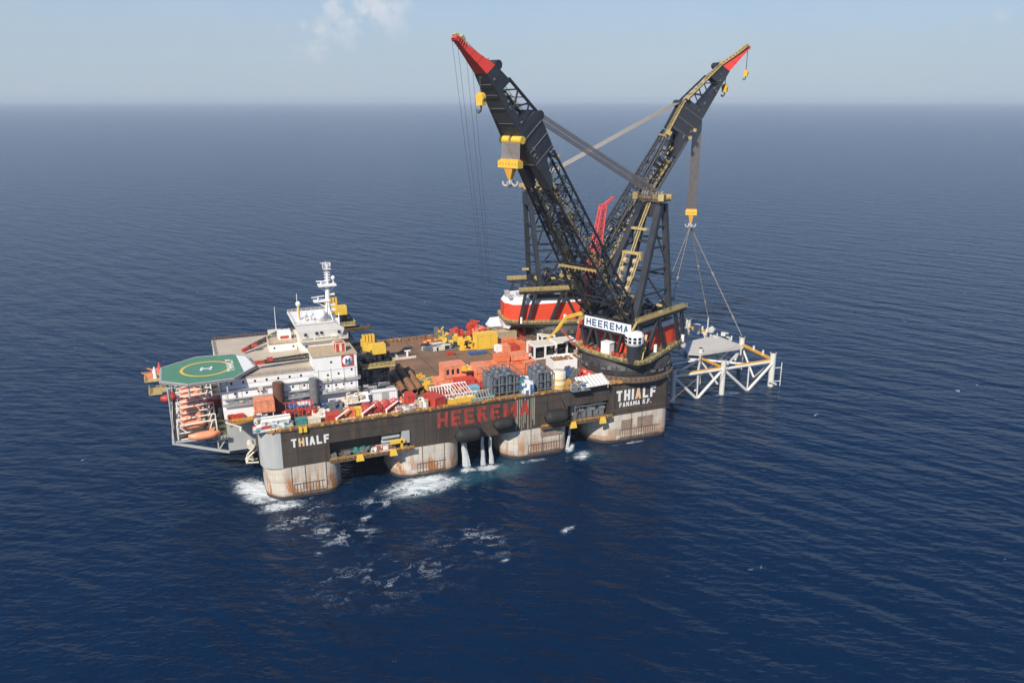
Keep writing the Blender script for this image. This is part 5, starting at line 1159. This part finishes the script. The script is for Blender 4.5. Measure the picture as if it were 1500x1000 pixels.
cage('nearest white open cage, left one of two big cages with roofs', (783, 527), (814, 523), 8, 6.2)
cage('right one of two big white open cages, close to the crane tub', (815, 522), (845, 518), 7.5, 6.4)
cage('small white open cage behind the two big ones', (794, 505), (812, 503), 5, 4.2)
x0, x1, y = near(808, 543, 850, 539); Bk = thing('white_basket', 'open topped white cargo basket with rusty junk in front of the white cages', 'basket', ((x0 + x1) / 2, y + 4.5, 26), -.06); L = (x1 - x0) / 2 - 1
m = MB().box(-L, L, -4.5, -4.2, 0, 4.2).box(-L, L, 4.2, 4.5, 0, 4.2).box(-L, -L + .3, -4.2, 4.2, 0, 4.2).box(L - .3, L, -4.2, 4.2, 0, 4.2).box(-L + .3, L - .3, -4.2, 4.2, 2.6, 2.9); m.build('basket_wall', 'white', Bk)
m = MB()
for i in range(40): m.cbox((random.uniform(-L + 1, L - 1), random.uniform(-3.6, 3.6), 3.3), (random.uniform(.5, 2.2), random.uniform(.3, 1), random.uniform(.4, 1.0)), random.random() * 3)
m.build('rusty_cargo', 'rustpipe', Bk)
# cream and yellow tank
q = G(822, 571); T_ = thing('storage_tank', 'round cream tank with yellow bands beside the grey float rack', 'tank', (q.x, q.y + 3.2, 26)); MB().lathe((0, 0, 0), [(3.2, .2), (3.2, 6.4), (2.8, 6.9), (.1, 7.1)], 24).build('shell', 'cream', T_)
MB().lathe((0, 0, 0), [(3.28, 1.0), (3.28, 2.0)], 24).lathe((0, 0, 0), [(3.28, 3.6), (3.28, 4.4)], 24).build('yellow_band', 'yellow', T_); MB().box(2.4, 4.6, -3, 0, 0, 3.4).build('pump_box', 'rail', T_)
# generic machinery skids
def skid(label, p, sx, sy, h, mats, seed, name='machinery_skid', cat='machinery', n=14, z=26, group=None, rz=0.0, kinds='bc'):
    q = G(*p, z); T_ = thing(name, label, cat, (q.x, q.y + sy / 2, z), rz, group); rnd = random.Random(seed)
    for k, mt in enumerate(mats):
        m = MB()
        if k == 0: m.box(-sx / 2, sx / 2, -sy / 2, sy / 2, 0, .3)
        for i in range(max(5, int(n * 2.2) // len(mats))):
            w_ = rnd.uniform(.08, .3) * sx; d_ = rnd.uniform(.12, .4) * sy; hh = rnd.uniform(.2, .95) * h; x = rnd.uniform(-sx / 2 + w_ / 2, sx / 2 - w_ / 2); y_ = rnd.uniform(-sy / 2 + d_ / 2, sy / 2 - d_ / 2)
            c = rnd.random()
            if c < .5: m.cbox((x, y_, hh / 2 + .1), (w_, d_, hh), rnd.uniform(-.2, .2))
            elif c < .8: m.cyl((x - w_ / 2, y_, hh * .6 + .3), (x + w_ / 2, y_, hh * .6 + .3), min(d_, hh) * .42, n=12)
            else: m.path([(x, y_, 0), (x, y_, hh), (x + w_ * .8, y_, hh)], .16 + .03 * h)
        m.build(('base_frame', 'housing', 'pipework', 'fitting')[min(k, 3)], mt, T_)
    return T_
skid('yellow machine standing farthest left on the far edge of the deck', (646, 497), 5, 4, 6, ('brightyellow', 'midgrey'), 11)
skid('yellow and black winch unit behind the dark machinery', (660, 505), 8, 6, 5, ('brightyellow', 'midgrey', 'yellow'), 12, n=20)
skid('low yellow motor unit in the middle of the dark machinery', (671, 509), 9, 5, 3.6, ('brightyellow', 'steelblack', 'yellow'), 13, n=20)
skid('pale yellow pump unit with round openings left of the yellow block', (688, 512), 9, 8, 5.2, ('yellow', 'brightyellow', 'rubber'), 14, n=20)
skid('black and rusty machinery pile spread in front of the yellow winches', (655, 513), 22, 9, 2.2, ('midgrey', 'rubber', 'cream'), 15, n=60)
skid('red and yellow small skid on the open brown deck left of the machinery', (630, 506), 9, 4, 2.6, ('crimson', 'yellow', 'rustpipe'), 16, n=18)
skid('red hut like unit among the yellow winches', (672, 499), 6, 5, 6, ('crimson', 'pink'), 17, n=10)
skid('red unit at the far deck edge next to the foot of the whip lines', (694, 490), 7, 5, 7.5, ('crimson', 'red'), 18, n=12)
skid('pink and salmon unit behind the yellow block', (706, 490), 9, 5, 5, ('salmon', 'pink'), 19, n=14)
skid('brown and red pipe spools between the far containers', (744, 505), 14, 4, 2.5, ('rustpipe', 'crimson', 'cream'), 20, n=36)
skid('red winch cluster at the far edge near the rear crane tub', (762, 495), 13, 8, 5.5, ('crimson', 'red', 'rustpipe'), 21, n=34)
skid('pink and grey pipe cluster left of the white cages', (776, 512), 9, 7, 3.4, ('pink', 'rustpipe', 'cream'), 22, n=26)
skid('yellow cluster on top of the orange stack beside the big module', (686, 543), 5, 3, 2.0, ('yellow', 'cream'), 23, n=8, z=32)
skid('blue and white hose bundle between the two grey float racks', (776, 580), 6, 12, 5.5, ('blue', 'lightblue', 'white', 'teal'), 24, n=44)
skid('dark blue machine behind the cream tank', (838, 558), 7, 6, 5.4, ('blue', 'midgrey', 'signblue'), 25, n=24)
skid('blue winch with a brown base at the deck edge before the white ramp', (852, 573), 8, 5, 3.0, ('midgrey', 'blue', 'buff'), 26, n=26)
skid('red tubular frame pile behind the white ramp', (868, 553), 8, 6, 2.6, ('red', 'crimson', 'white'), 27, n=26)
skid('blue and grey equipment left of the crane tub behind the white basket', (855, 537), 6, 8, 4, ('slate', 'rustpipe', 'cream'), 28, n=24)
skid('rusty and yellow fittings along the front of the crane tub', (905, 562), 27, 2.2, 1.1, ('rustpipe', 'rail', 'cream'), 29, n=70)
skid('rusty ducts at the left foot of the near crane tub', (862, 533), 8, 8, 5, ('rustpipe', 'rim', 'buff'), 30, n=30)
skid('green and yellow straps pile left of the orange stack', (634, 562), 10, 5, 2.0, ('yellow', 'teal', 'salmon'), 31, n=22)
skid('lime yellow small unit in the shade by the rusty pipes', (617, 557), 5, 3, 2.4, ('yellow', 'brightyellow'), 32, n=8)
skid('small yellow unit at the open end side of the rusty pipes', (623, 572), 5, 3, 2.0, ('yellow', 'brightyellow'), 33, n=8)
skid('blue drums and cartons near the corner of the bow deck', (384, 625), 5, 5, 3.2, ('blue', 'slate', 'cream'), 34, n=20)
skid('green and white small cargo at the near bow corner', (402, 631), 14, 4, 1.8, ('grey', 'teal', 'crimson', 'white'), 35, n=44)
skid('blue tarpaulin roll left of the grey stack', (438, 602), 9, 5, 3.4, ('blue', 'blue'), 36, n=16)
skid('blue tarpaulin roll under the rusty open container', (488, 600), 8, 4, 3.2, ('blue', 'midgrey'), 37, n=12)
skid('white plastic tanks in front of the logo wall', (472, 611), 7, 4, 3.2, ('white', 'cream'), 38, n=12)
skid('white round tanks on the roof of the left white container', (524, 590), 9, 4, 3.4, ('white', 'cream', 'buff'), 39, n=18, z=30)
skid('grey and black gear under the pedestal crane tower', (553, 578), 14, 5, 3.6, ('midgrey', 'steelblack', 'grey'), 40, n=44, z=29)
skid('orange lit cabin and white boxes right of the white container', (592, 592), 5, 5, 3.4, ('orange', 'white', 'midgrey'), 41, n=20)
skid('white cylinder and pale drums beside the open pipe ends', (619, 600), 6, 5, 4.0, ('white', 'cream', 'buff'), 42, n=16)
skid('grey and white coiled hoses under the last reel', (596, 605), 8, 4, 2.6, ('grey', 'white', 'rustpipe'), 43, n=30)
skid('teal covered tender gear on the near side ledge', (529, 661), 7, 1.6, 2.0, ('teal', 'teal'), 44, n=8, z=12.8)
skid('white and red lights and lockers at the front of the near ledge', (560, 661), 8, 1.4, 2.2, ('white', 'crimson', 'rustpipe'), 45, n=14, z=12.8)
skid('dark green tank and pipes between the blue rolls', (460, 596), 6, 5, 4.4, ('midgrey', 'teal'), 46, n=16)
skid('cream crates with brown lids behind the dark deck shadow', (516, 602), 5, 4, 2, ('cream', 'buff'), 47, n=8)
# pipe racks and gratings near the rail
def frames(label, p, sx, sy, h, n, mt, name, cat, seed=0, tilt=.5, mt2=None):
    q = G(*p); T_ = thing(name, label, cat, (q.x, q.y + sy / 2, 26)); rnd = random.Random(seed); m = MB()
    for i in range(n):
        x = -sx / 2 + (i + .5) * sx / n; m.beam((x, -sy / 2, .4), (x + tilt, sy / 2, h), .22); m.beam((x, -sy / 2, .4), (x, -sy / 2, h * .7), .2)
    for z in (.4, h * .7): m.beam((-sx / 2, -sy / 2, z), (sx / 2, -sy / 2, z), .3)
    m.beam((-sx / 2 + tilt, sy / 2, h), (sx / 2 + tilt, sy / 2, h), .3); m.build('frame', mt, T_)
    if mt2:
        m = MB()
        for i in range(n * 2): m.cbox((rnd.uniform(-sx / 2, sx / 2), rnd.uniform(-sy / 2, sy / 2), h * .4), (rnd.uniform(.4, 2), rnd.uniform(.4, 1.6), rnd.uniform(.4, 1.4)), rnd.random() * 3)
        m.build('stored_gear', mt2, T_)
frames('red upright pipe rack beside the blue tarpaulin roll', (441, 612), 11, 4, 5.0, 8, 'crimson', 'pipe_rack', 'pipe rack', 1, .1, 'crimson')
frames('white tubular frames with red gear left in the basket area behind the hull letters', (648, 588), 9, 8, 3.4, 8, 'white', 'tube_frame', 'frame', 2, 1.6, 'crimson')
frames('white tubular frames with yellow fronts right in the basket area', (681, 584), 10, 9, 3.6, 8, 'white', 'tube_frame', 'frame', 3, -1.6, 'salmon')
frames('grey tubular frames left of the large float rack at the rail', (709, 588), 9, 6, 2.4, 8, 'grey', 'tube_frame', 'frame', 4, .8, 'teal')
q = G(405, 628); T_ = thing('pipe_rack', 'rack of long pale pipes lying level at the bow corner', 'pipe rack', (q.x, q.y + 3.5, 26))
for j in range(3):
    for i in range(6 - j): MB().cyl((-5 + .2 * j, -3.2 + i * 1.15 + j * .5, .9 + j * .95), (5 + .3 * (i % 2), -3.2 + i * 1.15 + j * .5, .9 + j * .95), .46, n=10).build('stored_pipe', ('cream', 'grey', 'white')[(i + j) % 3], T_)
m = MB()
for x in (-4, 0, 4):
    for y in (-3.9, 3.6): m.beam((x, y, 0), (x, y, 3.6), .25)
    m.beam((x, -3.9, .3), (x, 3.6, .3), .3)
m.build('rack_frame', 'white', T_)
for lab, p, sx in (('yellow low bin left of two, at the rail under the white tubular frames', (657, 593), 6.5), ('yellow low bin right of two, at the rail under the white tubular frames', (683, 589), 8)):
    q = G(*p); T_ = thing('yellow_bin', lab, 'bin', (q.x, q.y + 1, 26), 0, 'yellow bins at the rail'); MB().box(-sx / 2, sx / 2, -1, 1, 0, 1.9).build('bin_wall', 'yellow', T_)
    m = MB()
    for i in range(5): m.cbox((random.uniform(-sx / 2 + .6, sx / 2 - .6), 0, 2.1), (1.2, .8, .6), random.random()); m
    m.build('bin_load', 'cream', T_)
q = G(873, 570); Rm = thing('white_ramp', 'white ribbed ramp lying at the deck edge left of the near crane', 'ramp', (q.x, q.y + 3.6, 26), -.05); m = MB()
m.hexa([(-6, -3.6, 1.0), (6, -3.6, 1.6), (6, 3.6, 3.4), (-6, 3.6, 2.8), (-6, -3.6, 1.5), (6, -3.6, 2.1), (6, 3.6, 3.9), (-6, 3.6, 3.3)]); m.build('plate', 'white', Rm)
m = MB()
for i in range(8): x = -5.4 + i * 1.55; m.beam((x, -3.6, 1.68 + i * .06), (x, 3.6, 3.5 + i * .06), .28)
for x in (-5.5, 5.5):
    for y in (-3.3, 3.3): m.beam((x, y, 0), (x, y, 2 + (y > 0) * 1), .3)
m.build('rib', 'grey', Rm)
# red hose reels with white davit arms along the rail
reel0 = thing('hose_reel', 'x', 'reel', (0, 0, 26), 0, 'round red reels along the rail')
m = MB()
for s in (-1, 1):
    m.lathe((0, s * 1.1, 2.1), [(1.6, -.08), (2.1, -.08), (2.1, .08), (1.6, .08), (1.6, -.08)], 24, 'y')
    for k in range(6): a = math.pi / 3 * k; m.beam((0, s * 1.1, 2.1), (1.8 * math.cos(a), s * 1.1, 2.1 + 1.8 * math.sin(a)), .2)
m.build('flange', 'crimson', reel0); MB().lathe((0, -1.0, 2.1), [(.3, -.04), (1.65, -.04), (1.65, .04)], 24, 'y').build('face_disc', 'pink', reel0); MB().lathe((0, 0, 2.1), [(1.25, -1.1), (1.25, 1.1)], 20, 'y').build('drum', 'salmon', reel0)
m = MB().beam((-1.7, -.9, 0), (0, -.9, 2.1), .25).beam((1.7, -.9, 0), (0, -.9, 2.1), .25).beam((-1.7, .9, 0), (0, .9, 2.1), .25).beam((1.7, .9, 0), (0, .9, 2.1), .25).box(-2, 2, -1, 1, 0, .2); m.build('stand', 'crimson', reel0)
for i, (px, py, lab) in enumerate(((538, 608, 'leftmost red reel, right of the small yellow box'), (553, 605, 'second red reel from the left at the rail'), (566, 603, 'third red reel from the left at the rail'), (579, 601, 'rightmost red reel at the rail, in front of the white container'))):
    q = G(px, py)
    if i == 0: reel0.location = (q.x, q.y + 1, 26); reel0['label'] = lab
    else: copy_thing(reel0, (q.x, q.y + 1.0, 26), 0, lab)
arm0 = thing('davit_arm', 'x', 'davit', (0, 0, 26), 0, 'white davit arms at the rail')
MB().cyl((0, 0, 0), (0, 0, 1.6), .35).build('post', 'white', arm0); MB().beam((-.4, 0, 1.3), (4.6, .8, 4.0), .42, .42).build('arm', 'white', arm0)
for i, (px, py, rz, lab) in enumerate(((494, 619, 0, 'white davit arm in front of the red container at the rail'), (532, 612, 0, 'white davit arm beside the leftmost red reel'), (567, 606, 0, 'white davit arm crossing the rightmost reels'), (416, 631, math.pi * .96, 'white davit arm at the bow corner before the pipe rack'), (353, 632, math.pi * .96, 'white davit arm on the ochre corner platform at the bow'))):
    q = G(px, py)
    if i == 0: arm0.location = (q.x, q.y + .6, 26); arm0.rotation_euler.z = rz; arm0['label'] = lab
    else: copy_thing(arm0, (q.x, q.y + .6, 26), rz, lab)
# bollard-like raft canisters in rows on the rail
can0 = thing('raft_canister', 'x', 'canister', (0, 0, 26), 0, 'white raft canisters on the rail')
MB().cyl((-.5, 0, .8), (.5, 0, .8), .38, n=12).build('shell', 'cream', can0); MB().box(-.5, .5, -.5, .5, 0, .45).build('cradle', 'rail', can0)
first = True; names = (('at the bow corner', 396, 634, 5.3), ('below the red container', 503, 618.5, 5.3), ('below the two left reels', 542, 612.5, 5.3), ('below the rightmost reel', 576, 608, 5.3))
for nm, px, py, st_ in names:
    for k in range(4):
        q = G(px + k * st_, py - k * .75); lab = f'white raft canister {nm}, {("left end", "second from left", "third from left", "right end")[k]} of its row'
        if first: can0.location = (q.x, q.y + .8, 26); can0['label'] = lab; first = False
        else: copy_thing(can0, (q.x, q.y + .8, 26), 0, lab)
# white tent-like hood, mast tip crane, deck knee
q = G(731, 484); T_ = thing('white_hood', 'white pitched hood at the far deck edge beside the rear crane', 'cover', (q.x, q.y + 3, 26)); MB().prism([(-5, -3), (4, -3), (5, 0), (4, 3), (-5, 3)], 2.2, 6.2, [(-3.5, -.5), (2, -.5), (2.4, 0), (2, .5), (-3.5, .5)]).build('hood', 'signwhite', T_)
MB().box(-4.5, 3.8, -2.6, 2.6, 0, 2.2).build('base', 'grey', T_)
q = G(590, 526); T_ = thing('deck_beam_frame', 'white L shaped beam frame lying on the open brown deck', 'frame', (q.x, q.y, 26)); MB().beam((-4, 0, .5), (6, 0, .5), .8).beam((-2, 0, .5), (-1.6, 7, .5), .8).build('beam', 'cream', T_); MB().cyl((3, 3, 0), (3, 3, 2.6), .5).cbox((3, 3, 2.7), (2.6, 1, .4)).build('upright', 'white', T_)
# the tall pale red lattice crane seen between the booms
q = Vector((151.5, 56.0, 36)); T_ = thing('red_lattice_crane', 'slim red lattice crane standing between the two big booms', 'crane', q)
m = MB(); pts = [Vector((0, 0, 0)), Vector((2.5, 0, 17)), Vector((9.8, 2, 53)), Vector((11, 2, 55.5))]
def sq(c, w_): return [c + Vector((a * w_, b * w_, 0)) for a, b in ((-1, -1), (1, -1), (1, 1), (-1, 1))]
truss(m, sq(pts[0], 1.6), sq(pts[1], 1.5), 6, .3, .16); m.build('mast', 'crimson', T_)
m = MB(); truss(m, sq(pts[1], 1.4), sq(pts[1] + Vector((2, .4, 8)), 2.2), 3, .28, .16); truss(m, sq(pts[1] + Vector((2, .4, 8)), 2.2), sq(pts[2], 1.2), 8, .3, .2); m.build('lattice_boom', 'pink', T_)
m = MB(); m.cbox(pts[2], (2.6, 2.4, 2.2)); m.beam(pts[2], pts[2] + Vector((5.5, .6, 3.6)), 1.2); m.build('boom_tip', 'pink', T_)
# red pedestal with yellow knuckle boom at the left corner of the near crane
q = Vector((137.5, 32.0, 35.5)); T_ = thing('knuckle_crane', 'small red pedestal crane with yellow folded arm left of the white name sign', 'crane', q)
m = MB(); truss(m, sq(Vector((0, 0, 0)), 1.0), sq(Vector((1.6, -.4, 9.5)), 1.1), 5, .3, .2); m.build('pedestal', 'crimson', T_); MB().cbox((1.8, -.4, 10.8), (3, 2.4, 3)).build('cab', 'yellow', T_)
m = MB().beam((1, 0, 12), (-6, 1, 10.5), 1.2).beam((-6, 1, 10.5), (-10.5, 1, 5), 1.0).beam((-10.5, 1, 5), (-15, 1, 1.5), .7); m.build('arm', 'yellow', T_); MB().beam((-9, 1, 6.5), (-1, -4, -4), .45).build('strut', 'crimson', T_)
